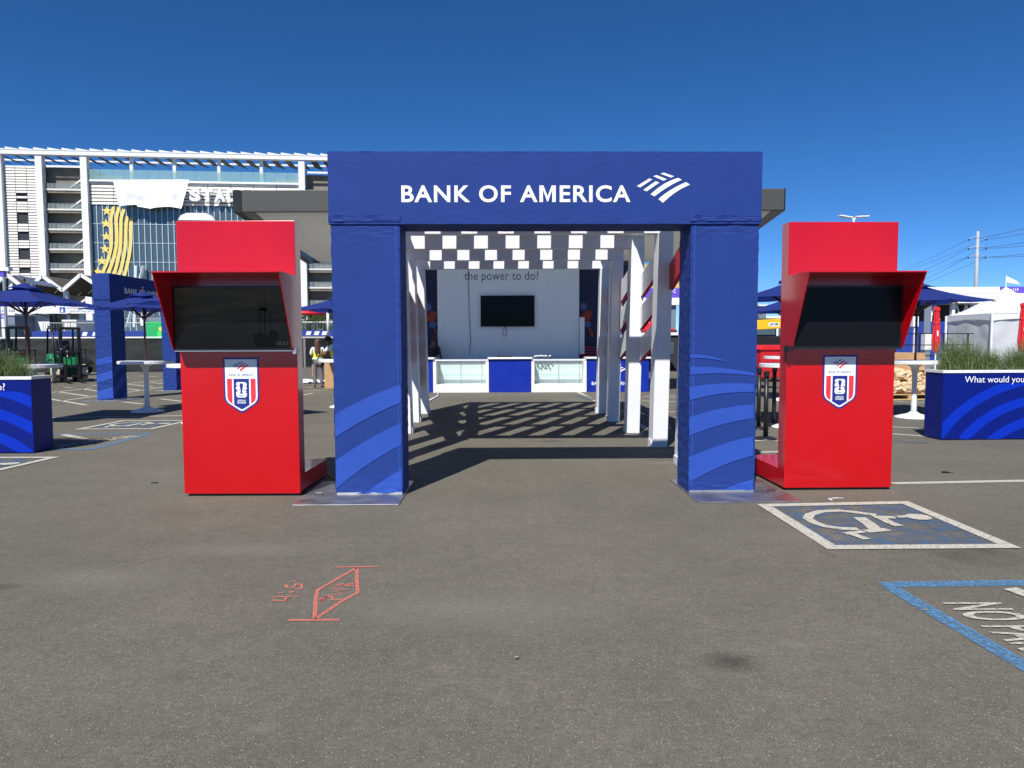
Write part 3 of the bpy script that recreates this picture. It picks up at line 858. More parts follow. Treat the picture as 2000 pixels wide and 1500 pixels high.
# =================================================================== PERGOLA TUNNEL
FY = [8.42, 9.90, 11.45, 13.05, 14.58]
FC = [0.25, 0.22, 0.11, 0.03, 0.01]
PH = [0.0, 0.20, -0.07, 0.13, -0.20]
HB0, HB1, IW, PW = 3.00, 3.22, 1.76, 0.21
perg = thing('pergola', 'white pergola tunnel with slatted roof and red side boards behind the arch', 'pergola', (0.1, 11.5, 0))
ox, oy = 0.1, 11.5
for i in range(5):
    cx, cy = FC[i]-ox, FY[i]-oy
    for s in (-1, 1):
        b = MB(); a = IW; e = IW+PW
        lean = 0.10
        vs = []
        for z, l in ((0.0, 0.0), (HB0-0.002, lean)):
            for x, y in ((a, -0.15), (e, -0.15), (e, 0.15), (a, 0.15)):
                vs.append((cx+s*(x+l*0.6), cy+y, z))
        b.add(vs, [(0,3,2,1),(4,5,6,7),(0,1,5,4),(1,2,6,5),(2,3,7,6),(3,0,4,7)] if s > 0 else [(0,1,2,3),(7,6,5,4),(4,5,1,0),(5,6,2,1),(6,7,3,2),(7,4,0,3)])
        po = b.build('post', M['white_paint'], perg, bevel=0.006)
        b = MB(); xb_ = cx+s*(a-0.02)
        b.box(min(xb_,xb_+s*0.018), max(xb_,xb_+s*0.018), cy-0.10, cy+0.10, 0.0, 0.10)
        b.build('foot_bracket', M['white_paint'], po)
    b = MB(); b.box(cx-IW-PW-0.07, cx+IW+PW+0.07, cy-0.085, cy+0.085, HB0, HB1)
    b.build('beam', M['white_paint'], perg, bevel=0.004)
# roof slats run slantwise across every bay
SP, GAP, SKEW = 0.51, 0.222, 0.60
XG = [-0.13, -0.04, 0.05, 0.164, 0.285]
def clip_x(poly, x, keep_less):
    out = []
    for i in range(len(poly)):
        p, q_ = poly[i], poly[(i+1) % len(poly)]
        a_ = (p[0] <= x) if keep_less else (p[0] >= x); c_ = (q_[0] <= x) if keep_less else (q_[0] >= x)
        if a_: out.append(p)
        if a_ != c_:
            t_ = (x-p[0])/(q_[0]-p[0]); out.append((x, p[1]+(q_[1]-p[1])*t_))
    return out
for i in range(1, 5):
    y0, y1 = FY[i-1]-oy+0.003, FY[i]-oy-0.003
    lo, hi = FC[i]-IW-PW-0.05-ox, FC[i]+IW+PW+0.05-ox
    for k in range(-6, 7):
        xg = XG[i]+SP*k-ox
        xa, xb = xg+GAP/2, xg+SP-GAP/2
        sk = XG[i]-XG[i-1]+SP
        poly = [(xa-sk, y0), (xb-sk, y0), (xb, y1), (xa, y1)]
        poly = clip_x(clip_x(poly, lo, False), hi, True) if max(p[0] for p in poly) > lo and min(p[0] for p in poly) < hi else []
        if len(poly) < 3: continue
        n = len(poly); b = MB()
        b.add([(p[0],p[1],HB1+.002) for p in poly]+[(p[0],p[1],HB1+.036) for p in poly],
              [tuple(reversed(range(n))), tuple(range(n, 2*n))]+[(j, (j+1) % n, n+(j+1) % n, n+j) for j in range(n)])
        b.build('roof_slat', M['white_paint'], perg)
for s in (-1, 1):
    for i in range(1, 5):
        b = MB(); x0 = FC[i-1]-ox+s*(IW+PW-.06); x1 = FC[i]-ox+s*(IW+PW-.06)
        b.bar((x0,FY[i-1]-oy+.003,HB1+.06),(x1,FY[i]-oy-.003,HB1+.06),.24,.04); b.build('edge_rail', M['white_paint'], perg)
for i, nb in ((1,1), (2,3), (3,3), (4,4)):
    y0, y1 = FY[i-1]-oy+0.155, FY[i]-oy-0.155
    for s in (-1, 1):
        for k in range(nb):
            zt = 2.98 - k*0.52
            hgt = 0.35 if s > 0 else 0.45
            b = MB(); dz = 0.42
            vs = []
            for y, zz, f in ((y0, zt, FC[i-1]), (y1, zt-dz, FC[i])):
                lk = 0.06*(zz/HB0)
                xi = f-ox+s*(IW+PW-0.05+lk); xo = f-ox+s*(IW+PW+0.01+lk)
                for x, z in ((xi, zz-hgt), (xo, zz-hgt), (xo, zz), (xi, zz)):
                    vs.append((x, y, z))
            fs = [(0,1,2,3),(7,6,5,4),(4,5,1,0),(5,6,2,1),(6,7,3,2),(7,4,0,3)]
            if s < 0: fs = [tuple(reversed(f)) for f in fs]
            b.add(vs, fs)
            if i > 1 and s > 0: b.mi[-1] = 1
            b.build('side_board', [M['pergola_red'], M['white_paint']], perg)

# =================================================================== STAGE BAR AT THE END
SD = 20.56
stage = thing('event_stage', 'grey roofed mobile stage standing open behind the white pergola', 'stage', (0, 22, 0))
sx = lambda px, y: P(px, 667, y).x
def zz(px, py, y): return P(px, py, y).z
RY = 17.9
xl, xr = sx(479, RY), sx(1527, RY)
zrt, zrb = zz(600, 371, RY), zz(600, 414, RY)
yb, zbk = 24.2, 4.2
b = MB(); b.box(xl, xr, RY-22, RY+0.08-22, zrb, zrt); fas = b.build('roof_fascia', M['stage_grey'], stage, bevel=0.02)
b = MB(); b.add([(xl+.05,RY+.09-22,zrt-.02),(xr-.05,RY+.09-22,zrt-.02),(xr-.05,yb-22,zbk+.55),(xl+.05,yb-22,zbk+.55)], [(0,1,2,3)])
b.build('roof_skin', M['stage_skin'], stage)
def ceil(u, v):
    x = xl+.3+(xr-xl-.6)*u; y = RY+.1-22+(yb-RY-.1)*v
    return Vector((x, y, zrb+0.02+(zbk-zrb)*v - 0.06*math.sin(u*math.pi*14)**2*math.sin(v*math.pi) - 0.1*math.sin(v*math.pi)))
b = MB(); b.grid(lambda u, v: ceil(1-u, v), 112, 10); b.build('roof_ceiling', M['stage_ceiling'], stage, smooth=True)
for s, x in ((-1, xl), (1, xr)):
    b = MB(); xa, xb = (x-0.22, x-0.002) if s < 0 else (x+0.002, x+0.02)
    b.add([(xa,RY-22,zrb),(xb,RY-22,zrb),(xb,RY-22,zrt),(xa,RY-22,zrt),(xa,yb-22,zbk),(xb,yb-22,zbk),(xb,yb-22,zbk+.5),(xa,yb-22,zbk+.5)],
          [(0,1,2,3),(7,6,5,4),(4,5,1,0),(5,6,2,1),(6,7,3,2),(7,4,0,3)])
    eb = b.build('roof_end_frame', M['black_metal'], stage)
    for k in range(5):
        z = zrb+0.06+(zrt-zrb-.12)*k/4
        b = MB(); b.box(xa-.012, xa-.002, RY-22+.02, RY-22+.12, z-.02, z+.02); b.build('frame_bolt', M['galv'], eb)
b = MB(); b.box(-4.5, 4.1, 23.4-22, 24.2-22, 0, zbk-.03); b.build('container', M['stage_grey'], stage, bevel=0.02)
for s in (-1, 1):
    lx = -4.3 if s < 0 else 5.0
    b = MB(); b.box(lx-.07, lx+.07, RY+.2-22, RY+.34-22, 0, zrb-.05); b.build('roof_leg', M['stage_grey'], stage)
WY = 22.0
wx0, wx1 = sx(855, WY), sx(1131, WY)
b = MB(); b.box(wx0, wx1, WY-22, WY+.3-22, 0.0, zbk-.3); wall = b.build('screen_wall', M['wall_white'], stage, bevel=0.005)
u0 = sx(908, WY); u1 = sx(1052, WY); z0 = zz(980, 552, WY); z1 = zz(980, 530, WY)
text_parts('wall_lettering', M['dark_text'], wall, 'the power to do?', (u0, WY-22-.004, z0), (1,0,0), (0,0,1), u1-u0, z1-z0, bold=-0.008, spacing=1.02)
for x0, x1 in ((-4.4, wx0-.003), (wx1+.003, 3.7)):
    b = MB(); b.box(x0, x1, WY+.35-22, WY+.45-22, 0, zbk-.3); nw = b.build('graphic_wall', M['navy_wall'], stage)
    left = x0 < 0
    cx = sx(845, WY+.35) if left else sx(1147, WY+.35)
    y = WY+.345-22
    def poly(pts, m, nm):
        bb_ = MB(); bb_.sheet([(cx+p[0]*(1 if not left else 1), p[1]) for p in pts], y); bb_.build(nm, m, nw)
    zc = zz(845, 620, WY+.35)
    poly([(-.12+.1*math.cos(a*.628), zc+.33+.13*math.sin(a*.628)) for a in range(10)], M['sky_print'], 'printed_head')
    poly([(-.2,zc-.12),(.05,zc-.16),(.16,zc+.1),(.1,zc+.2),(-.06,zc+.2),(-.2,zc+.05)], M['orange_print'], 'printed_shirt')
    poly([(-.12,zc-.3),(.08,zc-.34),(.14,zc-.18),(-.1,zc-.14)], M['sky_print'], 'printed_shorts')
    poly([(.02,zc-.36),(.1,zc-.36),(.22,zc-.62),(.14,zc-.66)], M['orange_print'], 'printed_sock')
    for k in range(5):
        b = MB(); b.sheet([(cx-.25,zc-.95-.09*k),(cx+.45,zc-1.02-.09*k),(cx+.45,zc-.99-.09*k),(cx-.25,zc-.91-.09*k)], y); b.build('printed_streak', M['bin_red'], nw)
b = MB(); bx0, bx1 = sx(1130, WY-.05), sx(1140, WY-.05)
b.box(wx1+.01, wx1+.16, WY-.1-22, WY-22+.25, 1.1, zz(1135, 620, WY)); b.build('door_frame', M['wall_white'], stage)
# television on the wall
tvw = thing('television', 'big black television hanging on the white stage wall', 'television', (0, WY, 0))
x0, x1 = sx(939, WY-.08), sx(1044, WY-.08); z0, z1 = zz(990, 638, WY-.08), zz(990, 577, WY-.08)
b = MB(); b.box(x0, x1, -.08, -.004, z0, z1); b.build('case', M['black_plastic'], tvw, bevel=0.006)
b = MB(); b.box(x0+.015, x1-.015, -.083, -.081, z0+.02, z1-.015); b.build('screen', M['screen_black'], tvw)
xm = sx(986, WY); b = MB()
b.tube([(xm,-.03,z0),(xm-.06,-.02,z0-.1),(xm-.07,-.02,z0-.22),(xm-.02,-.02,z0-.31),(xm+.05,-.02,z0-.27),(xm+.06,-.02,z0-.12),(xm+.02,-.03,z0)], .009, 6)
b.build('cable', M['black_plastic'], tvw, smooth=True)
b = MB(); xm = sx(915, WY)
b.tube([(xm,-.02+WY,3.75),(xm+.02,-.02+WY,3.2),(xm+.03,-.02+WY,2.4),(xm+.07,-.03+WY,1.6),(xm+.03,-.03+WY,1.08)], .008, 6)
tag(b.build('hanging_cable', M['black_plastic'], None, smooth=True), 'thin black cable running down the white stage wall', 'cable')
# bar counter
ctr = thing('bar_counter', 'long white and blue bar counter with glass display cases', 'counter', (0, SD, 0))
CH = zz(990, 698, SD)
cxs = lambda px: sx(px, SD)
cl, cr = cxs(720), cxs(1268)
b = MB(); b.box(cl, cr, 0.62, 0.70, 0, CH-.05); b.build('back_panel', M['wall_white'], ctr)
for (pa, pb, nm) in ((720,844.5,'blue'), (955.5,1036.5,'blue'), (1147,1268,'blue')):
    b = MB(); b.box(cxs(pa), cxs(pb), 0, .60, 0, CH-.055); bp_ = b.build('front_panel', M['blue_panel'], ctr, bevel=0.004)
    b = MB(); b.box(cxs(pa)-.05, cxs(pb)+.05, -.06, .72, CH-.05, CH); b.build('counter_top', M['white_plastic'], ctr, bevel=0.006)
    if pa == 1147:
        b = MB(); u0 = cxs(1156); put_text(b, 'BANK OF AMERICA', (u0, -.004, zz(1200,752,SD)), (1,0,0), (0,0,1), cxs(1232)-u0, .10, bold=.02, spacing=1.1)
        b.build('lettering', M['print_white'], bp_)
        for poly_ in FLAG:
            b = MB(); u1 = cxs(1190); b.sheet([(u1+x*.5, zz(1200,732,SD)+z*.28) for x, z in reversed(poly_)], -.0045); b.build('flag_bar', M['print_white'], bp_)
for pa, pb in ((845,954.5), (1037.5,1146)):
    x0, x1 = cxs(pa)+.003, cxs(pb)-.003
    for (xa, xb) in ((x0, x0+.09), (x1-.09, x1)):
        b = MB(); b.box(xa, xb, 0, .6, 0, CH-.06); b.build('case_side', M['white_plastic'], ctr)
    b = MB(); b.box(x0+.092, x1-.092, 0.002, .6, 0, .24); b.build('case_base', M['white_plastic'], ctr)
    b = MB(); b.box(x0+.092, x1-.092, .55, .60, .242, CH-.12); b.build('case_back', M['cabinet_glass'], ctr)
    b = MB(); b.box(x0-.002, x1+.002, -.01, .05, CH-.10, CH-.058); b.build('case_front_rail', M['white_plastic'], ctr)
    b = MB(); b.box(x0+.092, x1-.092, .0501, .60, CH-.075, CH-.067); b.build('case_lid_glass', M['shelf_glass'], ctr)
    for z in (.50, .74):
        b = MB(); b.box(x0+.095, x1-.095, .12, .549, z, z+.012); b.build('case_shelf', M['shelf_glass'], ctr)
    for f in (.08, .5, .93):
        b = MB(); xx = x0+.1+(x1-x0-.2)*f; b.box(xx-.008, xx+.008, .02, .04, .242, CH-.102); b.build('case_bar', M['alu'], ctr)
b = MB(); b.box(cxs(970), cxs(1000), .25, .4, CH, CH+.04); tag(b.build('tablet_case', M['black_plastic'], None), 'small flat black device lying on the bar counter', 'device')
bpy.data.objects['tablet_case'].location = (0, SD, 0.001)
b = MB(); pts = []
for k in range(14):
    pts.append((cxs(1044)+k*.035+.04*math.sin(k*2.1), .3+.1*math.sin(k*1.7), CH+.03+.035*abs(math.sin(k*1.3))))
b.tube(pts, .022, 6); o = b.build('cable_bundle', M['white_plastic'], None, smooth=True); o.location = (0, SD, -.02)
tag(o, 'tangled white cable bundle lying on the display case', 'cable')
b = MB(); p0 = G(834,786); p1 = G(857,767)
b.tube([(p0.x,p0.y,.02),((p0.x+p1.x)/2+.1,(p0.y+p1.y)/2,.02),(p1.x,p1.y,.03)], .02, 6)
tag(b.build('floor_cable', M['white_plastic'], None, smooth=True), 'short white hose lying on asphalt before the bar counter', 'hose')
M['leaf_dry'] = mat('dry leaf', lin(150,128,104), 0.9)
# =================================================================== BAR TABLES AND UMBRELLAS
def make_table(label, loc):
    t = thing('bar_table', label, 'table', loc, 0, 'white bar tables with umbrellas')
    b = MB(); b.lathe([(.54,1.045),(.55,1.05),(.55,1.105),(.545,1.109)], 40); b.build('table_top', M['white_plastic'], t, smooth=False)
    b = MB(); b.lathe([(.058,.07),(.05,.25),(.046,.6),(.05,.85),(.075,.98),(.14,1.03),(.2,1.044)], 20); b.build('stem', M['white_plastic'], t, smooth=True)
    b = MB(); b.lathe([(.33,0),(.335,.012),(.32,.025),(.22,.055),(.11,.085),(.062,.12)], 32); b.build('foot', M['white_plastic'], t, smooth=True)
    return t
def make_umbrella(label, loc, rz, hs=1.0):
    t = thing('patio_umbrella', label, 'umbrella', (loc[0], loc[1], 1.109), rz, 'blue patio umbrellas on the bar tables')
    Rr, ze, zp = 1.26*hs, 2.22-1.109, 2.56-1.109
    def corner(k):
        a = k*math.pi/4
        r = Rr if k % 2 == 0 else Rr*0.707*0.985
        return Vector((r*math.cos(a), r*math.sin(a), ze + (0.0 if k % 2 == 0 else 0.015)))
    b = MB(); top = Vector((0,0,zp))
    for k in range(8):
        p0, p1 = corner(k), corner((k+1) % 8)
        n = 5
        rows = []
        for j in range(n+1):
            f = 0.12 + 0.88*j/n
            row = []
            for i in range(4):
                q = p0.lerp(p1, i/3.0)
                p = top.lerp(q, f)
                p.z -= 0.035*math.sin(math.pi*f)*1.0 + 0.02*math.sin(math.pi*i/3.0)*f
                row.append(p)
            rows.append(row)
        vs = [p for r_ in rows for p in r_]
        fs = [(j*4+i, (j+1)*4+i, (j+1)*4+i+1, j*4+i+1) for j in range(n) for i in range(3)]
        b.add(vs, fs)
    can = b.build('canopy', M['umb_blue'], t)
    b = MB()
    for k in range(8):
        a0, a1 = k*math.pi/4, (k+1)*math.pi/4
        r0, r1 = (.34 if k % 2 == 0 else .25), (.34 if (k+1) % 2 == 0 else .25)
        zl0 = zp-.055+(.015 if k % 2 else -.02); zl1 = zp-.055+(.015 if (k+1) % 2 else -.02)
        b.add([(0,0,zp+.05),(r0*math.cos(a0)*hs, r0*math.sin(a0)*hs, zl0),(r1*math.cos(a1)*hs, r1*math.sin(a1)*hs, zl1)], [(0,1,2)])
    b.build('vent_cap', M['umb_blue'], can)
    b = MB(); b.tube([(0,0,0.001),(0,0,zp+.08)], .021, 10); b.build('pole', M['wood_dark'], t, smooth=True)
    b = MB(); b.lathe([(.01,zp+.08),(.024,zp+.10),(.02,zp+.13),(.006,zp+.15)], 10); b.build('finial', M['wood_dark'], t, smooth=True)
    hub = zp-.52
    b = MB(); b.lathe([(.04,hub-.04),(.045,hub),(.04,hub+.04)], 12); b.build('hub', M['wood_dark'], t)
    for k in range(8):
        a = k*math.pi/4; rr = .55*hs if k % 2 == 0 else .48*hs
        c = corner(k)
        m_ = top.lerp(c, rr/ (Rr if k % 2 == 0 else Rr*.7)); m_.z -= .045
        b = MB(); b.bar((0.03*math.cos(a),0.03*math.sin(a),hub), m_, .022, .018)
        b.build('strut', M['wood_dark'], t)
        b = MB(); c2 = top.lerp(c, .98); c2.z -= .03
        b.bar(top.lerp(c, .12)-Vector((0,0,.05)), c2, .016, .014); b.build('rib', M['wood_dark'], t)
    return t
tabs = [
    ((60,828), 12.75, 45+180, 'round white bar table standing behind the planter whose lettering ends in a question mark', 'blue umbrella with one corner over the planter beside the forklifts'),
    ((288,804), None, 20, 'round white bar table in front of the side-on blue arch', 'blue umbrella covering part of the lettering on the side-on arch'),
    ((392,826), None, 8, 'round white bar table half hidden behind the kiosk with the ship picture', 'blue umbrella half hidden behind the hood of the ship picture kiosk'),
    ((672,795), None, 30, 'round white bar table hidden behind the striped leg of the arch near the workers', 'blue umbrella in front of the small trees behind the ship picture kiosk'),
    ((1784,816), None, 45+8, 'round white bar table between the black screen kiosk and the grass planter', 'blue umbrella beside the white peaked tent'),
    ((1546,835), None, 30, 'round white bar table behind the black retractable belt posts', 'blue umbrella above the black belt posts, upper of the overlapping pair'),
    ((1535,782), None, 12, 'round white bar table near the red bin and yellow telehandler', 'blue umbrella above the yellow telehandler boom, lower of the overlapping pair')]
t0 = u0_ = None
for (pp, dd, rz, lt, lu) in tabs:
    p = G(*pp)
    if t0 is None:
        t0 = make_table(lt, (p.x, p.y, 0)); u0_ = make_umbrella(lu, p, R(rz))
    else:
        copy_thing(t0, (p.x, p.y, 0), 0, lt); copy_thing(u0_, (p.x, p.y, 1.109), R(rz), lu)

# =================================================================== PLANTERS
def make_planter(label, o, yaw, side):
    """o is the front corner that shows: side=+1 the box runs to local +x from it, -1 to local -x"""
    t = thing('planter', label, 'planter', o, yaw, 'blue grass planters')
    L, Dp, H = 2.8, 0.42, 1.05
    x0, x1 = (0, L) if side > 0 else (-L, 0)
    b = MB(); b.box(x0, x1, 0, Dp, 0.012, H-.042); body = b.build('box', M['planter_blue'], t, bevel=0.004)
    b = MB()
    for (a, c, e, f) in ((x0-.012,x1+.012,-.012,.06), (x0-.012,x1+.012,Dp-.06,Dp+.012), (x0-.012,x0+.06,.0602,Dp-.0602), (x1-.06,x1+.012,.0602,Dp-.0602)):
        b.box(a, c, e, f, H-.04, H)
    b.build('rim', M['white_plastic'], t)
    b = MB(); b.box(x0+.062, x1-.062, .062, Dp-.062, H-.06, H-.015); b.build('soil', M['soil'], t)
    for x in (x0+.12, x1-.12):
        b = MB(); b.box(x-.06, x+.06, .05, Dp-.05, 0, .0115); b.build('foot', M['black_metal'], t)
    text_parts('lettering', M['print_white'], body, 'What would you like the power to do?', (x0+.33, -.004, H-.215), (1,0,0), (0,0,1), L-.68, .125, bold=0.002)
    # swooping stripes, clipped to the front face
    arcs = ((.52,.60,.44), (.36,.45,.33), (.20,.30,.20), (.03,.14,.06), (-.14,-.02,-.10)) if side > 0 else ((.52,.66,.58),(.38,.52,.45),(.24,.36,.30),(.08,.20,.14),(-.08,.04,-.02))
    for r_ in range(5):
        outer = 1.62-.27*r_; inner = outer-.135
        ccx, ccz = x0+1.75, -.62-.03*r_
        pts_o, pts_i = [], []
        nseg = 40
        run = []
        for i in range(nseg+1):
            x = x0+.004+(L-.008)*i/nseg
            def zc_(rad):
                d2 = rad*rad-((x-ccx)*0.78)**2
                return ccz+math.sqrt(d2) if d2 > 0 else -9
            zo, zi = zc_(outer), zc_(inner)
            run.append((x, min(zo, H-.2), max(zi, .014)))
        b = MB(); vs = []; fs = []
        prev = None
        for (x, zo, zi) in run:
            if zo > zi+.002:
                vs += [(x,-.0035,zi),(x,-.0035,zo)]
                k = len(vs)-2
                if prev is not None: fs.append((prev, k, k+1, prev+1))
                prev = k
            else:
                if fs: b.add(vs, fs); b.build('stripe', M['planter_light'], body)
                b = MB(); vs = []; fs = []; prev = None
        if fs:
            b.add(vs, fs); b.build('stripe', M['planter_light'], body)
    # feather grass
    b = MB(); g = random.Random(5 if side > 0 else 6)
    tufts = [(x0+.16+(L-.32)*(k+.5)/22+g.uniform(-.05,.05), Dp*g.choice((.3,.5,.7))+g.uniform(-.04,.04)) for k in range(22)]
    for n in range(4200):
        tx, ty = g.choice(tufts)
        bx, by = tx+g.gauss(0,.06), ty+g.gauss(0,.05)
        bx = min(max(bx, x0+.08), x1-.08); by = min(max(by, .08), Dp-.08)
        hgt = g.uniform(.32,.64)*(.85+.25*math.sin(tx*5)); an = g.uniform(0,2*math.pi); ln = g.uniform(.03,.30)*(1.4 if g.random() < .15 else 1)
        dx, dy = math.cos(an), math.sin(an); w = g.uniform(.0025,.005)
        pa = g.uniform(0, math.pi); wx, wy = math.cos(pa)*w, math.sin(pa)*w
        vs = []; n_ = 4
        for i in range(n_+1):
            f = i/n_
            c_ = Vector((bx+dx*ln*f*f, by+dy*ln*f*f, H-.02+hgt*(f-.28*f*f*ln/.3)))
            k = 1-f*.92
            vs += [c_+Vector((wx*k,wy*k,0)), c_-Vector((wx*k,wy*k,0))]
        b.add(vs, [(2*i,2*i+1,2*i+3,2*i+2) for i in range(n_)])
    b.build('grass', M['grass'], t, kind='stuff')
    return t
pl = G(67,885.5)
make_planter('blue planter of feathery grass with lettering ending in a question mark, beside the forklifts', pl, R(1.0), -1)
pr = G(1838,860)
make_planter('blue planter of feathery grass with lettering that begins What would you, before the white tent', pr, R(2.0), 1)

# =================================================================== BELT POSTS
for k, (px, py, lab) in enumerate(((1495,858,'black retractable belt post with round foot between the arch leg and the black screen kiosk'),
                                   (1481,838,'black belt post close behind the outer edge of the arch leg'),
                                   (1511,832,'black belt post close behind the side of the black screen kiosk'))):
    p = G(px, py); t = thing('belt_post', lab, 'post', (p.x, p.y, 0), 0, 'black belt posts')
    b = MB(); b.lathe([(.17,0),(.175,.012),(.15,.03),(.05,.05)], 28); b.build('foot', M['black_metal'], t, smooth=True)
    b = MB(); b.lathe([(.034,.05),(.034,.95)], 16); b.build('tube', M['black_metal'], t, smooth=True)
    b = MB(); b.lathe([(.036,.951),(.046,.955),(.046,1.03),(.036,1.04)], 16); b.box(-.025,.025,-.055,-.03,.96,1.02); b.build('belt_head', M['black_plastic'], t)

# =================================================================== MESH FENCE
FP = [(-46,36.5), (-16.8,36.0), (-5.0,47.5)]
fence = thing('mesh_fence', 'black screened site fence with white top rail behind the forklifts', 'fence', (-17,36,0))
for a, c in zip(FP[:-1], FP[1:]):
    A = Vector((a[0]+17, a[1]-36, 0)); B = Vector((c[0]+17, c[1]-36, 0)); n = max(1, int((B-A).length/3.0))
    for k in range(n):
        p = A.lerp(B, k/n); q = A.lerp(B, (k+1)/n); d = (q-p).normalized(); nn = Vector((-d.y, d.x, 0))
        b = MB()
        def fn(u, v): 
            z = .06+1.66*v
            return p.lerp(q, .02+.96*u) + nn*(.14*noise.noise(Vector((u*3+k*3, v*7, a[0])))*math.sin(math.pi*u)**.5) + Vector((0,0,z))
        b.grid(fn, 12, 10); b.build('screen_panel', M['fence_mesh'], fence, smooth=True)
        b = MB(); b.tube([p+Vector((0,0,0)), p+Vector((0,0,1.80))], .03, 6); b.build('fence_post', M['galv'], fence)
    b = MB(); b.tube([A+Vector((0,0,1.77)), B+Vector((0,0,1.77))], .04, 6); b.build('top_rail', M['white_paint'], fence)

# =================================================================== FORKLIFTS
def make_forklift(label, loc, rz):
    t = thing('forklift', label, 'forklift', loc, rz, 'green and black forklifts by the fence')
    # heading is local +x
    b = MB(); b.prism([(-1.25,.30),(.55,.30),(.62,.55),(.35,.62),(.25,.95),(-.05,.95),(-.15,.72),(-.35,.78),(-.45,1.02),(-1.1,1.08),(-1.32,.9)], -.48, .48)
    body = b.build('body', M['forklift_green'], t, bevel=0.03)
    b = MB(); b.prism([(-1.62,.32),(-1.26,.25),(-1.26,1.05),(-1.5,1.0),(-1.65,.8)], -.5, .5); b.build('counterweight', M['black_metal'], t, bevel=.05)
    b = MB(); b.prism([(-.75,1.06),(-.25,1.04),(-.25,1.16),(-.62,1.2),(-.72,1.62),(-.86,1.62)], -.24, .24); b.build('seat', M['black_plastic'], t, bevel=.03)
    b = MB(); b.tube([(.28,0,.95),(.12,0,1.25)], .03, 8); b.tube([(.12+.17*math.sin(a*.4488)*.35,.17*math.cos(a*.4488),1.25+.17*math.sin(a*.4488)*.7) for a in range(15)], .014, 6)
    b.build('steering_wheel', M['black_plastic'], t)
    for s in (-1, 1):
        b = MB(); b.tube([(.42,s*.44,.62),(.18,s*.44,1.5),(-.02,s*.43,2.07),(-1.0,s*.43,2.07),(-1.22,s*.44,1.05)], .035, 8); b.build('guard_post', M['black_metal'], t, smooth=True)
        b = MB(); b.box(.72,.86, s*.30-.06, s*.30+.06, .12, 2.10); b.build('mast_rail', M['black_metal'], t, bevel=.01)
        b = MB(); b.prism([(.98,.08),(1.04,.08),(1.04,.7),(.98,.7)], s*.22-.05, s*.22+.05); b.box(1.0,2.05, s*.22-.05, s*.22+.05, .06, .10); b.build('fork', M['black_metal'], t)
        for x, r_, w, mt in ((.45,.34,.24,'tyre_cream'), (-1.0,.26,.2,'tyre')):
            MW = Matrix.Translation((x, s*.46, r_)) @ Matrix.Rotation(R(90)*(-s), 4, 'X')
            b = MB(); b.lathe([(r_*.55,-w/2),(r_*.9,-w/2),(r_,-w/2+.03),(r_,w/2-.03),(r_*.9,w/2),(r_*.55,w/2)], 26, M=MW); ty = b.build('tyre', M[mt], t)
            b = MB(); b.lathe([(.04,-.06),(r_*.2,w*.42),(r_*.3,w*.30),(r_*.54,w*.36)], 18, M=MW); b.build('rim', M['black_metal'] if mt == 'tyre_cream' else M['white_paint'], ty)
    for k in range(7):
        b = MB(); x = .0-.16*k; b.box(x-.02,x+.02,-.42,.42,2.055,2.085); b.build('guard_bar', M['black_metal'], t)
    for z in (.3, 1.1, 2.06):
        b = MB(); b.box(.74,.84,-.24,.24,z-.05,z+.05); b.build('mast_cross', M['black_metal'], t)
    for z in (.25,.62):
        b = MB(); b.box(.90,.975,-.52,.52,z-.05,z+.05); b.build('carriage_bar', M['black_metal'], t)
    for k in range(7):
        y = -.48+.16*k; b = MB(); b.box(.92,.96,y-.018,y+.018,.672,1.22); b.build('backrest_bar', M['black_metal'], t)
    b = MB(); b.box(.91,.97,-.52,.52,1.221,1.27); b.build('backrest_rail', M['black_metal'], t)
    b = MB(); b.box(.861,.872,-.33,-.29,.5,1.3); b.build('reflective_strip', M['white_paint'], t)
    return t
p = G(122,746); fl = make_forklift('green and black forklift with cream front tyres parked right beside the fence', (p.x, p.y+.3, 0), R(-48))
p = G(48,748); copy_thing(fl, (p.x, p.y-.6, 0), R(-40), 'green and black forklift partly hidden by the planter grass')
p = G(160,733)
t = thing('equipment_cart', 'small black wheeled cart with white hub standing behind the forklift', 'cart', (p.x, p.y, 0), R(20))
b = MB(); b.prism([(-.7,.35),(.25,.35),(.38,.55),(.2,.75),(-.1,.95),(-.7,.95)], -.05, .8); b.build('body', M['black_metal'], t, bevel=.04)
for y in (-.1, .85):
    for x in (0, -.55):
        MW = Matrix.Translation((x, y, .28)) @ Matrix.Rotation(R(90), 4, 'X')
        b = MB(); b.lathe([(.15,-.09),(.25,-.09),(.28,-.06),(.28,.06),(.25,.09),(.15,.09)], 24, M=MW); ty = b.build('tyre', M['tyre'], t)
        b = MB(); b.lathe([(.03,-.02),(.06,.05),(.15,.07)], 16, M=MW); b.build('hub', M['white_paint'], ty)

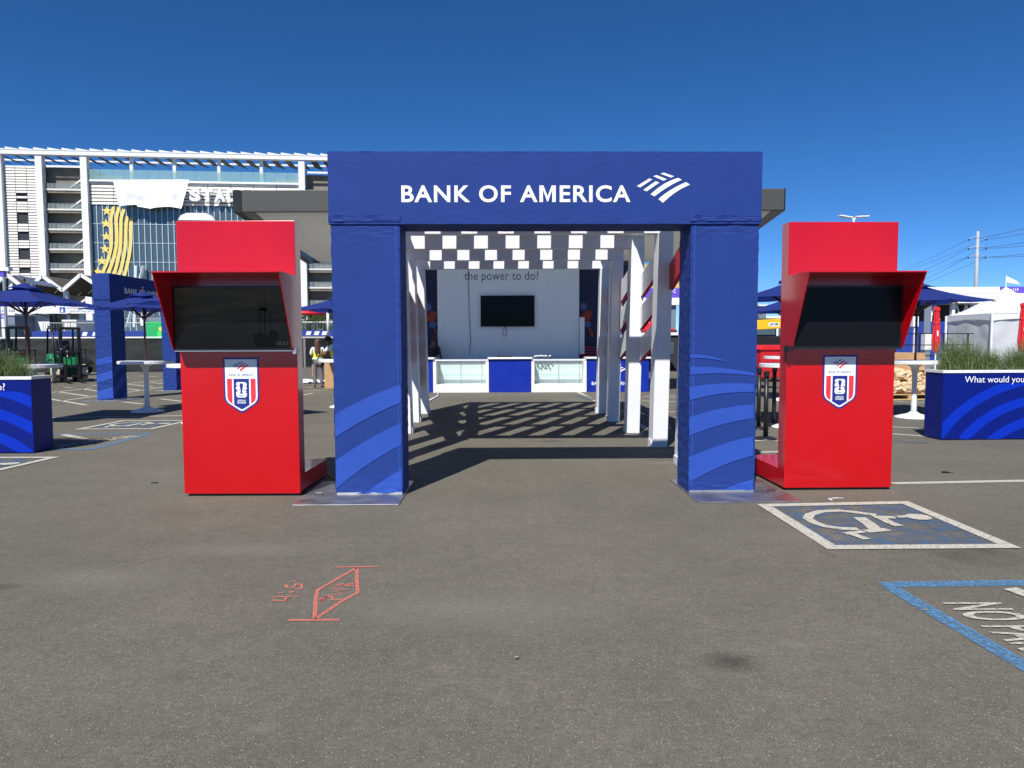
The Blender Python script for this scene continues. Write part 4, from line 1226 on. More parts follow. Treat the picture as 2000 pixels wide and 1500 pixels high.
# =================================================================== PEOPLE
def skin_mesh(name, verts, edges, radii, mat_, parent, root=0, sub=2):
    bm = bmesh.new()
    sk = bm.verts.layers.skin.verify()
    vl = []
    for i, (p, r_) in enumerate(zip(verts, radii)):
        v = bm.verts.new(p); rr = r_ if isinstance(r_, tuple) else (r_, r_)
        v[sk].radius = rr; v[sk].use_root = (i == root); vl.append(v)
    for a, c in edges: bm.edges.new((vl[a], vl[c]))
    me = bpy.data.meshes.new(name); bm.to_mesh(me); bm.free()
    me.materials.append(mat_)
    o = bpy.data.objects.new(name, me); COL.objects.link(o); o.parent = parent
    m1 = o.modifiers.new('skin', 'SKIN'); m1.use_smooth_shade = True
    m2 = o.modifiers.new('sub', 'SUBSURF'); m2.levels = sub; m2.render_levels = sub
    return o
def person(label, loc, rz, H, pose, skin, hair, trouser, top, longhair=False, lean=0.0, vest='hivis'):
    """faces local -y; pose gives hand targets"""
    t = thing('person', label, 'person', loc, rz, None)
    k = H/1.72
    def V(x, y, z):
        # lean forward from the hips
        if z > 0.92:
            dy = -(z-.92)*math.sin(lean); z = .92+(z-.92)*math.cos(lean); y = y+dy
        return Vector((x*k, y*k, z*k))
    J = dict(pel=V(0,0,.95), sp=V(0,0,1.12), ch=V(0,0,1.30), nk=V(0,-.01,1.46), hd=V(0,-.02,1.56), ht=V(0,-.02,1.66))
    for s, n in ((-1,'l'), (1,'r')):
        J['hp'+n] = V(s*.09,0,.90); J['kn'+n] = V(s*.11,-.02,.50); J['an'+n] = V(s*.12,.01,.09); J['to'+n] = V(s*.13,-.14,.03)
        J['sh'+n] = V(s*.18,0,1.40); J['el'+n] = V(*pose[n][0]); J['ha'+n] = V(*pose[n][1])
    names = list(J); idx = {n: i for i, n in enumerate(names)}
    E = [('pel','sp'),('sp','ch'),('ch','nk'),('nk','hd'),('hd','ht')]
    for n in 'lr': E += [('pel','hp'+n),('hp'+n,'kn'+n),('kn'+n,'an'+n),('an'+n,'to'+n),('ch','sh'+n),('sh'+n,'el'+n),('el'+n,'ha'+n)]
    rad = dict(pel=(.14,.10), sp=(.12,.09), ch=(.14,.10), nk=.055, hd=(.075,.09), ht=(.06,.07))
    for n in 'lr': rad.update({'hp'+n:.085,'kn'+n:.058,'an'+n:.042,'to'+n:.035,'sh'+n:.06,'el'+n:.042,'ha'+n:.032})
    sc = lambda r_, f=1.0: tuple(x*k*f for x in r_) if isinstance(r_, tuple) else r_*k*f
    body = skin_mesh('body', [J[n] for n in names], [(idx[a], idx[c]) for a, c in E], [sc(rad[n]) for n in names], skin, t, idx['pel'])
    # face, ears, hands
    hc = V(0,-.02,1.60)
    b = MB(); fw = (V(0,-1,1.6)-V(0,0,1.6)).normalized()
    for s in (-1, 1):
        c = hc+fw*.088*k+Vector((s*.03*k,0,.01*k)); b.lathe([(.002,-.006),(.009,0),(.002,.006)], 8, c=c)
    b.build('eyes', M['hair_black'], body)
    b = MB(); c = hc+fw*.095*k+Vector((0,0,-.02*k)); b.lathe([(.016,-.016),(.011,.01),(.004,.03)], 8, c=c); b.build('nose', skin, body)
    for n in 'lr':
        d = (J['ha'+n]-J['el'+n]).normalized(); sd_ = d.cross(Vector((0,0,1))).normalized(); up_ = sd_.cross(d)
        vs = [J['ha'+n], J['ha'+n]+d*.06*k]; es = [(0,1)]; rs = [.026*k,.03*k]
        for i, (o_, l_) in enumerate(((-.027,.065),(-.009,.078),(.009,.074),(.026,.058))):
            i0 = len(vs); vs += [J['ha'+n]+d*.085*k+sd_*o_*k, J['ha'+n]+d*(.085+l_*.55)*k+sd_*o_*k-up_*.008*k, J['ha'+n]+d*(.085+l_)*k+sd_*o_*k-up_*.025*k]
            es += [(1,i0),(i0,i0+1),(i0+1,i0+2)]; rs += [.009*k,.0085*k,.007*k]
        i0 = len(vs); vs += [J['ha'+n]+d*.03*k-sd_*.035*k, J['ha'+n]+d*.065*k-sd_*.05*k]; es += [(0,i0),(i0,i0+1)]; rs += [.011*k,.009*k]
        skin_mesh('hand', vs, es, rs, skin, body, 0, 1)
    # trousers
    tn = ['pel']+[x+n for n in 'lr' for x in ('hp','kn','an')]
    TV = {n: J[n].copy() for n in tn}
    ti = {n: i for i, n in enumerate(tn)}
    tr_ = {'pel':(.155,.115),'hpl':.10,'hpr':.10,'knl':.078,'knr':.078,'anl':.07,'anr':.07}
    skin_mesh('trousers', [TV[n] for n in tn], [(ti['pel'],ti['hp'+n]) for n in 'lr']+[(ti['hp'+n],ti['kn'+n]) for n in 'lr']+[(ti['kn'+n],ti['an'+n]) for n in 'lr'],
              [sc(tr_[n]) for n in tn], trouser, t, 0)
    # shirt with sleeves
    sn = ['pel','sp','ch']+['sh'+n for n in 'lr']+['el'+n for n in 'lr']; si = {n: i for i, n in enumerate(sn)}
    sr = {'pel':(.15,.11),'sp':(.135,.105),'ch':(.15,.112),'shl':.072,'shr':.072,'ell':.055,'elr':.055}
    skin_mesh('shirt', [J[n] for n in sn], [(0,1),(1,2)]+[(2,si['sh'+n]) for n in 'lr']+[(si['sh'+n],si['el'+n]) for n in 'lr'], [sc(sr[n]) for n in sn], top, t, 0)
    # sleeveless vest with tape
    vn = [V(0,0,.86), V(0,0,1.02), V(0,0,1.2), V(0,0,1.34), V(-.13,0,1.40), V(.13,0,1.40)]
    skin_mesh('vest', vn, [(0,1),(1,2),(2,3),(3,4),(3,5)], [sc(x) for x in ((.175,.135),(.168,.128),(.16,.122),(.165,.125),.085,.085)], M[vest], t, 1)
    b = MB()
    for zc in (1.04,):
        c = V(0,0,zc); b.grid(lambda u, v: c+Vector((.196*k*math.cos(u*2*math.pi), .156*k*math.sin(u*2*math.pi), (v-.5)*.06*k)), 24, 1)
    b.build('vest_tape', M['silver_tape'], t, smooth=True)
    for n in 'lr':
        skin_mesh('shoe', [J['an'+n]+Vector((0,.03*k,-.045*k)), J['to'+n]+Vector((0,-.02*k,.008*k))], [(0,1)], [.045*k,.04*k], M['dark_cloth'], t, 0, 1)
    # hair cap, long hair falls down the back
    b = MB(); prof = 12
    def hf(u, v):
        a = u*2*math.pi; e = v*math.pi*.62
        r_ = Vector((.098*math.sin(e)*math.cos(a), .112*math.sin(e)*math.sin(a), .105*math.cos(e)))*k
        p_ = hc+Vector((0,.012*k,.025*k))+r_
        if longhair and math.sin(a) > -.35 and v > .8:
            f = (v-.8)/.2; p_ = p_ + Vector((0.03*math.cos(a)*f, .04*f, -.48*f*(.8+.2*math.sin(a*7))))*k
        return p_
    b.grid(hf, 28, 16); b.build('hair', hair, body, smooth=True, solid=.012)
    return t
pw = G(622,757)
person('person in hi-vis vest and grey trousers with long brown hair, seen from behind', pw, R(180+14), 1.60,
       {'l':((-.24,-.04,1.16),(-.14,-.22,1.12)), 'r':((.24,-.06,1.16),(.12,-.26,1.14))}, M['skin'], M['hair_brown'], M['trouser_grey'], M['white_cloth'], True)
pm = G(660,757.5)
person('person in hi-vis vest with short black hair leaning over a cardboard box', (pm.x-.05, pm.y+.15, 0), R(-62), 1.74,
       {'l':((-.25,-.22,1.18),(-.18,-.44,1.10)), 'r':((.25,-.22,1.18),(.16,-.44,1.10))}, M['skin_dark'], M['hair_black'], M['dark_cloth'], M['white_cloth'], False, R(24))
person('person in dark clothes and hi-vis edged vest behind the bar counter', (sx(846, 21.65), 21.65, 0), R(150), 1.66,
       {'l':((-.25,-.02,1.15),(-.2,-.18,1.0)), 'r':((.25,-.02,1.15),(.2,-.18,1.0))}, M['skin_dark'], M['hair_black'], M['dark_cloth'], M['dark_cloth'], False, 0, 'dark_cloth')
# what lies around them
def carton(label, loc, sz, rz=0, flaps=True):
    t = thing('cardboard_box', label, 'box', loc, rz)
    w, d_, h = sz
    b = MB(); b.box(-w/2,w/2,-d_/2,d_/2,0,h); b.build('carton', M['card'], t, bevel=.006)
    b = MB(); b.box(-.03,.03,-d_/2-.001,d_/2+.001,h+.0005,h+.002); b.build('tape', M['paper_bag'], t)
    if flaps:
        b = MB(); b.box(-w/2-.0015,w/2+.0015,-d_/2-.002,d_/2+.002,h*.62,h*.625); b.build('crease', M['wood_pallet'], t)
    return t
p = G(652,757); carton('tall brown cardboard box between the two people in hi-vis vests', (p.x+.12, p.y-.25, 0), (.62,.45,.9), R(6))
p = G(620.5,735); carton('small upright cardboard piece on asphalt near the long-haired person', (p.x-.3, p.y+.5, 0), (.14,.3,.5), R(10), False)
p = G(606,748)
b = MB(); b.grid(lambda u, v: Vector(((u-.5)*1.3,(v-.5)*1.6,.05+.16*abs(noise.noise(Vector((u*6,v*6,3))))+.10*noise.noise(Vector((u*13,v*13,8)))**2)), 24, 24)
o = b.build('plastic_sheet', M['film'], None, smooth=False); o.location = (p.x, p.y+.4, -.03); tag(o, 'crumpled white plastic sheeting on the asphalt beside the long-haired person', 'sheet')

# pallets, cartons and wrapped bundles on the right
def pallet(label, loc, rz, zoff=0):
    t = thing('pallet', label, 'pallet', (loc[0], loc[1], zoff), rz, 'wooden pallets by the planter')
    for k in range(6):
        b = MB(); y = -.5+.2*k; b.box(-.6,.6,y-.05,y+.05,.122,.142); b.build('deck_board', M['wood_pallet'], t)
    for x in (-.55,0,.55):
        b = MB(); b.box(x-.05,x+.05,-.55,.55,.022,.12); b.build('stringer', M['wood_pallet'], t)
    for y in (-.5,0,.5):
        b = MB(); b.box(-.6,.6,y-.06,y+.06,0,.02); b.build('base_board', M['wood_pallet'], t)
    return t
p = G(1772,781); p1_ = pallet('wooden pallet on the asphalt carrying wrapped paper bundles', (p.x+.05, p.y+.55), R(4))
def bundle(label, c, sz, seed):
    b = MB()
    def fn(u, v):
        a = u*2*math.pi; e = -math.pi/2+v*math.pi
        d_ = Vector((math.cos(e)*math.cos(a), math.cos(e)*math.sin(a), math.sin(e)))
        d_ = Vector([math.copysign(abs(x)**.7, x) for x in d_])
        n_ = 1+.26*noise.noise(d_*2.2+Vector((seed,0,0)))+.30*abs(noise.noise(d_*4.5+Vector((0,seed,0))))+.16*abs(noise.noise(d_*10+Vector((0,0,seed))))
        return Vector((d_.x*sz[0]/2*n_, d_.y*sz[1]/2*n_, max(-sz[2]/2, d_.z*sz[2]/2*n_)))
    b.grid(fn, 34, 20); o = b.build('wrapped_bundle', M['paper_bag'], None); o.location = (c[0], c[1], c[2]+sz[2]/2)
    tag(o, label, 'bundle', 'wrapped paper bundles on the pallet')
px_, py_ = p.x+.05, p.y+.55
for k, (dx, dy, dz, s) in enumerate(((-.38,-.25,.143,(.5,.55,.34)),(.02,-.3,.143,(.42,.5,.3)),(.40,-.25,.143,(.44,.5,.32)),(-.25,-.2,.47,(.5,.5,.3)),(.2,-.22,.44,(.46,.46,.26)))):
    bundle(['brown paper bundle at the corner of the pallet beside the kiosk','brown paper bundle between two others on the pallet deck','brown paper bundle on the pallet nearest the grass planter','brown paper bundle on top of the heap, close to the kiosk','brown paper bundle on top of the heap, beside the table stem'][k], (px_+dx, py_+dy, dz), s, 3.1*k)
p2 = G(1772,762); p2_ = pallet('wooden pallet raised on timber behind the wrapped bundles, under flat cartons', (p2.x+.15, p2.y+.8), R(3), .46)
t = thing('timber_blocks', 'rough timber blocks propping up the pallet of flat cartons', 'timber', (p2.x+.15, p2.y+.8, 0))
for x in (-.5, .5):
    b = MB(); b.box(x-.1,x+.1,-.5,.5,0,.459); b.build('timber', M['wood_pallet'], t)
for k, (z, w, off) in enumerate(((.604,1.15,0),(.79,1.1,.04),(.97,1.2,-.03))):
    carton(['flat brown carton, lowest of three on the raised pallet','flat brown carton, middle one of three on the raised pallet','flat brown carton, topmost of three on the raised pallet'][k],
           (p2.x+.12+off, p2.y+.8, z), (w,.95,.18 if k < 2 else .14), R(3+2*k))
# red bin behind the belt posts
p = G(1500,745); t = thing('wheeled_bin', 'red plastic bin with rounded lid behind the belt posts', 'bin', (p.x, p.y, 0), R(12))
b = MB(); b.add([(-.5,-.38,.14),(.5,-.38,.14),(.5,.38,.14),(-.5,.38,.14),(-.62,-.48,1.15),(.62,-.48,1.15),(.62,.48,1.15),(-.62,.48,1.15)], [(0,3,2,1),(4,5,6,7),(0,1,5,4),(1,2,6,5),(2,3,7,6),(3,0,4,7)])
b.build('tub', M['bin_red'], t, bevel=.04)
b = MB(); b.box(-.66,.66,-.52,.52,1.152,1.22); b.prism([(-.6,1.22),(.6,1.22),(.45,1.34),(-.45,1.34)], -.45, .45); b.build('lid', M['bin_red'], t, bevel=.02)
for x in (-.4,.4):
    for y in (-.3,.3):
        b = MB(); b.lathe([(.03,-.03),(.07,-.03),(.07,.03),(.03,.03)], 12, M=Matrix.Translation((x,y,.07)) @ Matrix.Rotation(R(90),4,'X')); b.build('wheel', M['tyre'], t)

# little things on the asphalt
b = MB(); p = G(1640,976)
b.tube([(p.x-.09,p.y-.04,.006),(p.x-.11,p.y,.008),(p.x-.03,p.y+.03,.01),(p.x+.05,p.y+.035,.006)], .005, 6)
tag(b.build('cable_tie', M['white_plastic'], None, smooth=True), 'thin white cable tie on the asphalt before the black screen kiosk', 'cable tie')
b = MB(); p = G(1848,923)
for k in range(5):
    b.tube([(p.x+rnd.uniform(-.06,.06), p.y+rnd.uniform(-.05,.05), .008) for _ in range(4)], .006, 5)
b2_ = b.build('wire_scrap', M['black_plastic'], None); b2_['kind'] = 'stuff'; tag(b2_, 'small tangle of black wire lying alone on open asphalt', 'wire')
b = MB(); p = G(301,944); b.box(p.x-.03,p.x+.04,p.y-.008,p.y+.01,0,.012)
tag(b.build('dark_splinter', M['black_metal'], None, bevel=.003), 'small dark splinter on the asphalt before the ship picture kiosk', 'splinter')
for k, (px, py, lab) in enumerate(((1807,1195,'small tan leaf scrap on the blue painted line'), (1009,1288,'small tan scrap on open asphalt in front of the arch'))):
    b = MB(); p = G(px, py); b.add([(p.x-.009,p.y-.006,.013),(p.x+.007,p.y-.007,.0135),(p.x+.010,p.y+.006,.015),(p.x-.006,p.y+.008,.0132)], [(0,1,2,3)])
    tag(b.build('leaf_scrap', M['leaf_dry'], None, solid=.002), lab, 'scrap')
# =================================================================== STADIUM
S0 = Vector((-95.6, 130.0, 0)); SYAW = math.atan2(5.7, 60)
def FU(px, py): return planehit(px, py, S0, SYAW)
stad = thing('stadium', 'pale multi-storey stadium block with glass wall, gold stars and sawtooth roof edge', 'stadium', S0, SYAW)
zTop = FU(60,292)[1]; zBeam = FU(60,303.5)[1]
uL, uR = FU(-260,400)[0], FU(1010,400)[0]
ucol = [FU(4,420)[0], FU(83,420)[0], FU(170,420)[0], FU(592,420)[0], FU(690,420)[0]]
CW = 1.15
def part(nm, m, *boxes, parent=stad, bev=0, kind=None):
    b = MB()
    for bx in boxes: b.box(*bx)
    return b.build(nm, m, parent, bevel=bev, kind=kind)
for u in ucol: part('column', M['white_paint'], (u-CW/2, u+CW/2, -.7, .5, 0, zBeam))
beam = part('roof_beam', M['white_paint'], (uL, uR, -.9, .3, zBeam+.003, zTop-.25))
# sawtooth roof of panel strips running back from the beam
tooth = FU(55.6,300)[0]-FU(28,300)[0]
k = 0
u = uL
while u < uR:
    b = MB(); w = tooth*.66
    z0, z1 = zTop-.20, zTop+.20
    vs = [(u,-.9,z1),(u+tooth*.97,-.9,z0),(u+tooth*.97,5.5,z0),(u,5.5,z1)]
    zs = zBeam+.15
    vs = [(u,.32,zs+.3),(u+w,.32,zs-.25),(u+w,6.4,zs-.25),(u,6.4,zs+.3)]
    vs += [(x,y,z-.12) for x,y,z in vs]
    b.add(vs, [(0,1,2,3),(7,6,5,4),(4,5,1,0),(5,6,2,1),(6,7,3,2),(7,4,0,3)])
    b.build('roof_strip', M['panel_under'], stad)
    b = MB(); b.add([(u,-.97,z0-.1),(u+tooth*.99,-.97,z0-.1),(u+tooth*.99,-.97,z0+.02),(u,-.97,z1)], [(0,1,2,3)]); b.build('roof_tooth', M['white_paint'], stad, solid=.06)
    u += tooth; k += 1
part('back_beam', M['white_paint'], (uL, uR, 6.45, 6.9, zTop-.5, zTop-.2))
# solid core behind everything
zTerr = FU(300,353)[1]
part('core', M['concrete'], (uL, ucol[2], 1.7, 30, 0, FU(120,322)[1]), (ucol[2], ucol[3], 1.2, 30, 0, zTerr-1.0), (ucol[3], uR, 1.7, 30, 0, FU(610,338)[1]))
# louvred bay (and the one beyond it): slats in three columns with dark slots
def louvre_bay(ua, ub, zlo, zhi, cols, slots, pitch=.505, m='louver'):
    part('louvre_back', M['dark_gap'], (ua, ub, .35, .5, zlo, zhi))
    w = (ub-ua)/cols
    for c_ in range(cols):
        b = MB(); z = zlo
        while z < zhi-.3:
            if not (c_ == cols//2 and slots and any(s0 <= z <= s1 for s0, s1 in slots)):
                x0, x1 = ua+w*c_+.05, ua+w*(c_+1)-.05
                b.add([(x0,.02,z),(x1,.02,z),(x1,.10,z+pitch*.72),(x0,.10,z+pitch*.72),(x0,.3,z),(x1,.3,z),(x1,.3,z+pitch*.72),(x0,.3,z+pitch*.72)],
                      [(0,1,2,3),(7,6,5,4),(4,5,1,0),(5,6,2,1),(6,7,3,2),(7,4,0,3)])
            z += pitch
        b.build('louvre_slats', M[m], stad, kind='stuff')
slots = []
for y0, y1 in ((380,383.5),(390,394),(419,422.5),(429,433),(453,456.5),(463,467),(489,492.5),(499.5,503.5),(526,530),(562,566)):
    za, zb = FU(40,y1)[1], FU(40,y0)[1]; slots.append((za-.25, zb+.05))
louvre_bay(ucol[0]+CW/2+.02, ucol[1]-CW/2-.02, 3.0, FU(40,324)[1], 3, slots)
louvre_bay(uL, ucol[0]-CW/2-.02, 3.0, FU(40,324)[1], 9, None)
# open stair bays
for ua, ub, refx, ys in ((ucol[1], ucol[2], 120, (369,408,447,486,525,564,603)), (ucol[3], ucol[4], 615, (381,417,453,489,525,561,597))):
    ua += CW/2+.02; ub -= CW/2+.02
    for yy in ys:
        z = FU(refx, yy)[1]
        if z < 2: continue
        part('stair_slab', M['concrete'], (ua, ub, .2, 1.68, z-.7, z))
        part('slab_edge', M['louver'], (ua, ub, .05, .195, z-.25, z+.06))
        n = 8
        for i in range(n):
            x0 = ua+(ub-ua)*i/n+.04; x1 = ua+(ub-ua)*(i+1)/n-.04
            part('rail_pane', M['stair_glass'], (x0, x1, .1, .14, z+.065, z+1.05))
        b = MB(); b.bar((ua+(ub-ua)*.58, 1.0, z+.2), (ub-.1, 1.0, z+2.2), .7, .3); b.build('stair_flight', M['louver'], stad)
    part('stair_head', M['white_paint'], (ua, ub, .1, .3, FU(refx, ys[0]-44)[1]-.15, FU(refx, ys[0]-44)[1]+.2))
# glass bay: terrace rail, louvres, curtain wall
ga, gb = ucol[2]+CW/2+.02, ucol[3]-CW/2-.02
zR1 = FU(300,333)[1]
part('terrace_slab', M['white_paint'], (ga, gb, -.3, 9, zTerr-.35, zTerr))
n = 18
for i in range(n):
    x0 = ga+(gb-ga)*i/n+.03; x1 = ga+(gb-ga)*(i+1)/n-.03
    part('terrace_pane', M['rail_glass'], (x0, x1, -.2, -.14, zTerr+.02, zR1))
    if i % 2 == 0: part('pane_post', M['mullion'], (x0-.05, x0+.0, -.12, -.02, zTerr+.001, zTerr+1.2))
for pxx in (256,340,427,510):
    u = FU(pxx,335)[0]; part('roof_post', M['white_paint'], (u-.28, u+.28, .1, .66, zTerr+.001, zBeam-.003))
for pa in (200, 560):
    u = FU(pa,340)[0]; part('terrace_cabin', M['white_paint'], (u-2.6, u+2.6, 2.2, 5, zTerr+.001, zTerr+1.25))
zL0 = FU(300,401)[1]
louvre_bay(ga, gb, zL0+.05, zTerr-.4, 9, None, .62)
part('glass_back', M['dark_gap'], (ga, gb, .9, 1.1, 0, zL0-.05))
rows = [zL0]
for yy in (438,475,512,549,586,622): rows.append(FU(300,yy)[1])
rows.append(0.3)
ncol = 36
me_cache = {}
for r_ in range(len(rows)-1):
    zh, zl = rows[r_]-.06, rows[r_+1]+.06
    if zl > zh: continue
    for i in range(ncol):
        x0 = ga+(gb-ga)*i/ncol; w = (gb-ga)/ncol
        if r_ not in me_cache:
            b = MB(); b.box(.08, w-.08, .25, .30, 0, zh-zl); o = b.build('glass_pane', M['glass'], stad); me_cache[r_] = o.data
        else:
            o = bpy.data.objects.new('glass_pane', me_cache[r_]); COL.objects.link(o); o.parent = stad
        o.location = (x0, 0, zl)
        if r_ in (0,): o.rotation_euler = (0, 0, 0)
for i in range(0, ncol+1):
    u = ga+(gb-ga)*i/ncol; part('mullion', M['mullion'], (max(ga,u-.07), min(gb,u+.07), .12, .22, .3, zL0-.02))
for z in rows[1:-1]: part('transom', M['mullion'], (ga, gb, .16, .24, z-.05, z+.05))
# gold stars and stripes stuck on the glass
zz1 = lambda x, y: FU(x/5.714, 270+y/5.714)
def star(u, z, r_):
    pts = [(u+(r_ if i % 2 == 0 else r_*.40)*math.sin(i*math.pi/5), z+(r_ if i % 2 == 0 else r_*.40)*math.cos(i*math.pi/5)) for i in range(10)]
    b = MB(); b.sheet(list(reversed(pts)), .085); b.build('gold_star', M['gold'], stad)
for x, y in ((1190,810),(1180,950),(1185,1095),(1170,1235),(1135,1370),(1090,1490),(1030,1600)): star(*zz1(x,y), .98)
for pts in ([(1265,765),(1235,900),(1240,1050),(1230,1250),(1150,1480),(1020,1680)], [(1325,765),(1295,900),(1300,1050),(1290,1230),(1215,1480),(1090,1690)],
            [(1380,790),(1350,900),(1345,1080),(1335,1240),(1280,1480),(1170,1690)], [(1420,870),(1405,960),(1400,1100),(1390,1250),(1340,1480),(1250,1690)],
            [(1465,890),(1455,1000),(1455,1150),(1440,1300),(1400,1480),(1330,1690)]):
    P_ = [Vector(zz1(*p)) for p in pts]; Q = []
    for i in range(len(P_)-1):
        p0 = P_[max(0,i-1)]; p1 = P_[i]; p2 = P_[i+1]; p3 = P_[min(len(P_)-1,i+2)]
        for j in range(6):
            t_ = j/6.0
            Q.append(.5*((2*p1)+(p2-p0)*t_+(2*p0-5*p1+4*p2-p3)*t_*t_+(3*p1-p0-3*p2+p3)*t_**3))
    Q.append(P_[-1])
    b = MB(); vs = []
    for i, q in enumerate(Q):
        d_ = (Q[min(len(Q)-1,i+1)]-Q[max(0,i-1)]).normalized(); nn = Vector((-d_.y, d_.x))*.30
        vs += [(q.x+nn.x, .085, q.y+nn.y), (q.x-nn.x, .085, q.y-nn.y)]
    b.add(vs, [(2*i,2*i+2,2*i+3,2*i+1) for i in range(len(Q)-1)]); b.build('gold_stripe', M['gold'], stad)
for x, y in ((587,512),(592,534)): star(*FU(x,y), .8)
for k in range(5):
    a = FU(584.5,535+9*k); c_ = FU(591,541+9*k); b = MB(); b.sheet([(a[0],a[1]-.4),(c_[0],c_[1]-.4),c_,a], .084); b.build('gold_stripe', M['gold'], stad)
# slanting brace legs at the foot of the glass
for pa, pb in (((283,520),(262,640)),((268,520),(276,640)),((330,560),(345,640))):
    a = FU(*pa); c_ = FU(*pb); b = MB(); b.bar((a[0],-.6,a[1]), (c_[0],-3.0,max(.1,c_[1])), .45); b.build('brace', M['mullion'], stad)
# banner draped over a sign, and the sign letters
ban = thing('cloth_banner', 'white cloth draped over part of the stadium sign, with a wavy lower hem', 'banner', S0, SYAW)
def bf(u, v):
    xt = 226+(374-226)*u; xb = 241+(361-241)*u
    yb_ = 411-4*abs(math.sin(u*math.pi*2.0))-(4 if u < .3 else 0)
    x = xt+(xb-xt)*v; y = 353.6+(yb_-353.6)*v
    q = FU(x, y)
    return Vector((q[0], -1.2-.5*v-.25*math.sin(u*26)*v*.5-.35*noise.noise(Vector((u*6,v*3,1))), q[1]))
b = MB(); b.grid(lambda u, v: bf(u, 1-v), 40, 16); b.build('cloth', M['banner'], ban, smooth=True)
sgn = thing('stadium_sign', 'big white raised letters on the stadium louvres beside the draped cloth', 'sign', S0, SYAW)
u0, z0 = FU(374,395); z1 = FU(400,371.5)[1]
xw = FU(397.5,380)[0]-FU(374,380)[0]
for i, ch in enumerate('STADIUM'):
    b = MB(); ua = u0+(i*24.2)/23.5*xw; put_text(b, ch, (ua, -.8, z0), (1,0,0), (0,0,1), xw*(.34 if ch == 'I' else .92), z1-z0, bold=.06, extrude=.1, depth=.3)
    b.build('letter', M['white_paint'], sgn)
b = MB(); q0 = FU(353,432); q1 = FU(424,419)
b.prism([(q0[0],q0[1]),(q1[0],q0[1]),(q1[0]-.5,q1[1]-.5),(q1[0]-1.6,q1[1]),(q0[0]+1.6,q1[1]),(q0[0]+.5,q1[1]-.5)], -1.4, -.4); b.build('rounded_panel', M['white_paint'], sgn)

# =================================================================== ENTRANCE IN FRONT OF THE STADIUM
EY = 62.0
ex = lambda px: P(px, 650, EY).x
ez = lambda py: P(100, py, EY).z
gate = thing('entrance_gate', 'long white entrance canopy with accessible entrance lettering', 'gate', (ex(90), EY, 0))
gx = lambda px: ex(px)-ex(90)
part('header', M['white_paint'], (gx(-120), gx(205), 0, .5, ez(612.5), ez(597)), parent=gate)
for a, c_, zt in ((-60,-42,612),(55,93,612),(118,124,612),(148,153,612),(175,180,612)):
    part('pillar', M['white_paint'] if c_-a > 10 else M['galv'], (gx(a), gx(c_), .55, 1.0, 0, ez(612.5)-.01), parent=gate)
part('dark_pillar', M['black_metal'], (gx(106.5), gx(116), -.6, -.1, 0, ez(613)), parent=gate)
for s in (-1, 1):
    b = MB(); b.bar((gx(111)+s*.3,-.35,ez(619)), (gx(111)+s*1.5,-.35,ez(613.2)), .12); b.build('pillar_arm', M['black_metal'], gate)
b = MB(); put_text(b, 'ACCESSIBLE ENTRANCE', (gx(133), -.004, ez(603.6)), (1,0,0), (0,0,1), gx(197)-gx(133), .15, bold=.0); 
b.build('lettering', M['dark_text'], gate)
b = MB(); put_text(b, 'CREDENTIAL ACCESS', (gx(136.5), -.004, ez(610)), (1,0,0), (0,0,1), gx(193)-gx(136.5), .15, bold=.0); b.build('lettering', M['dark_text'], gate)
b = MB(); put_text(b, 'ENTRANCES', (gx(-34), -.004, ez(608.7)), (1,0,0), (0,0,1), gx(13)-gx(-34), .18, bold=.0); b.build('lettering', M['dark_text'], gate)
b = MB(); put_text(b, 'N4', (gx(20), -.004, ez(609.4)), (1,0,0), (0,0,1), gx(31)-gx(20), .24, bold=.01); b.build('lettering', M['dark_text'], gate)
part('access_panel', M['sign_blue'], (gx(118.5), gx(129.5), -.012, -.001, ez(610.5), ez(600)), parent=gate)
b = MB(); ccx, ccz = gx(124), ez(606.5)
b.sheet([(ccx-.03+.12*math.cos(a*.45), ccz-.03+.12*math.sin(a*.45)) for a in range(14)], -.016); b.sheet([(ccx-.03,ccz+.02),(ccx+.04,ccz+.02),(ccx+.02,ccz+.2),(ccx-.06,ccz+.2)], -.018)
b.build('access_symbol', M['print_white'], gate)
sg = thing('gate_sign', 'purple hanging sign reading Gate B under the entrance canopy', 'sign', (ex(40), EY-1.5, 0))
part('panel', M['purple'], (-.75, .7, 0, .08, ez(623.5), ez(614)), parent=sg)
b = MB(); put_text(b, 'Gate B', (-.5, -.004, ez(621.3)), (1,0,0), (0,0,1), 1.0, .22, bold=.02); b.build('lettering', M['print_white'], sg)
for x in (-.7, .65): part('post', M['galv'], (x-.03, x+.03, .085, .14, 0, ez(612.7)), parent=sg)
sg = thing('purple_sign', 'purple sign with white roof cap beside the zigzag solar canopy', 'sign', (P(2,560,58).x, 58, 0))
part('panel', M['purple'], (-1.4, .28, 0, .3, P(2,540,58).z, P(2,529.5,58).z), parent=sg)
part('cap', M['white_paint'], (-1.5, .75, -.1, .4, P(2,529.2,58).z, P(2,522,58).z), parent=sg)
part('post', M['galv'], (-.6, -.3, .05, .25, 0, P(2,540.3,58).z), parent=sg)
part('post', M['galv'], (.1, .25, .05, .25, 0, P(2,540.3,58).z), parent=sg)
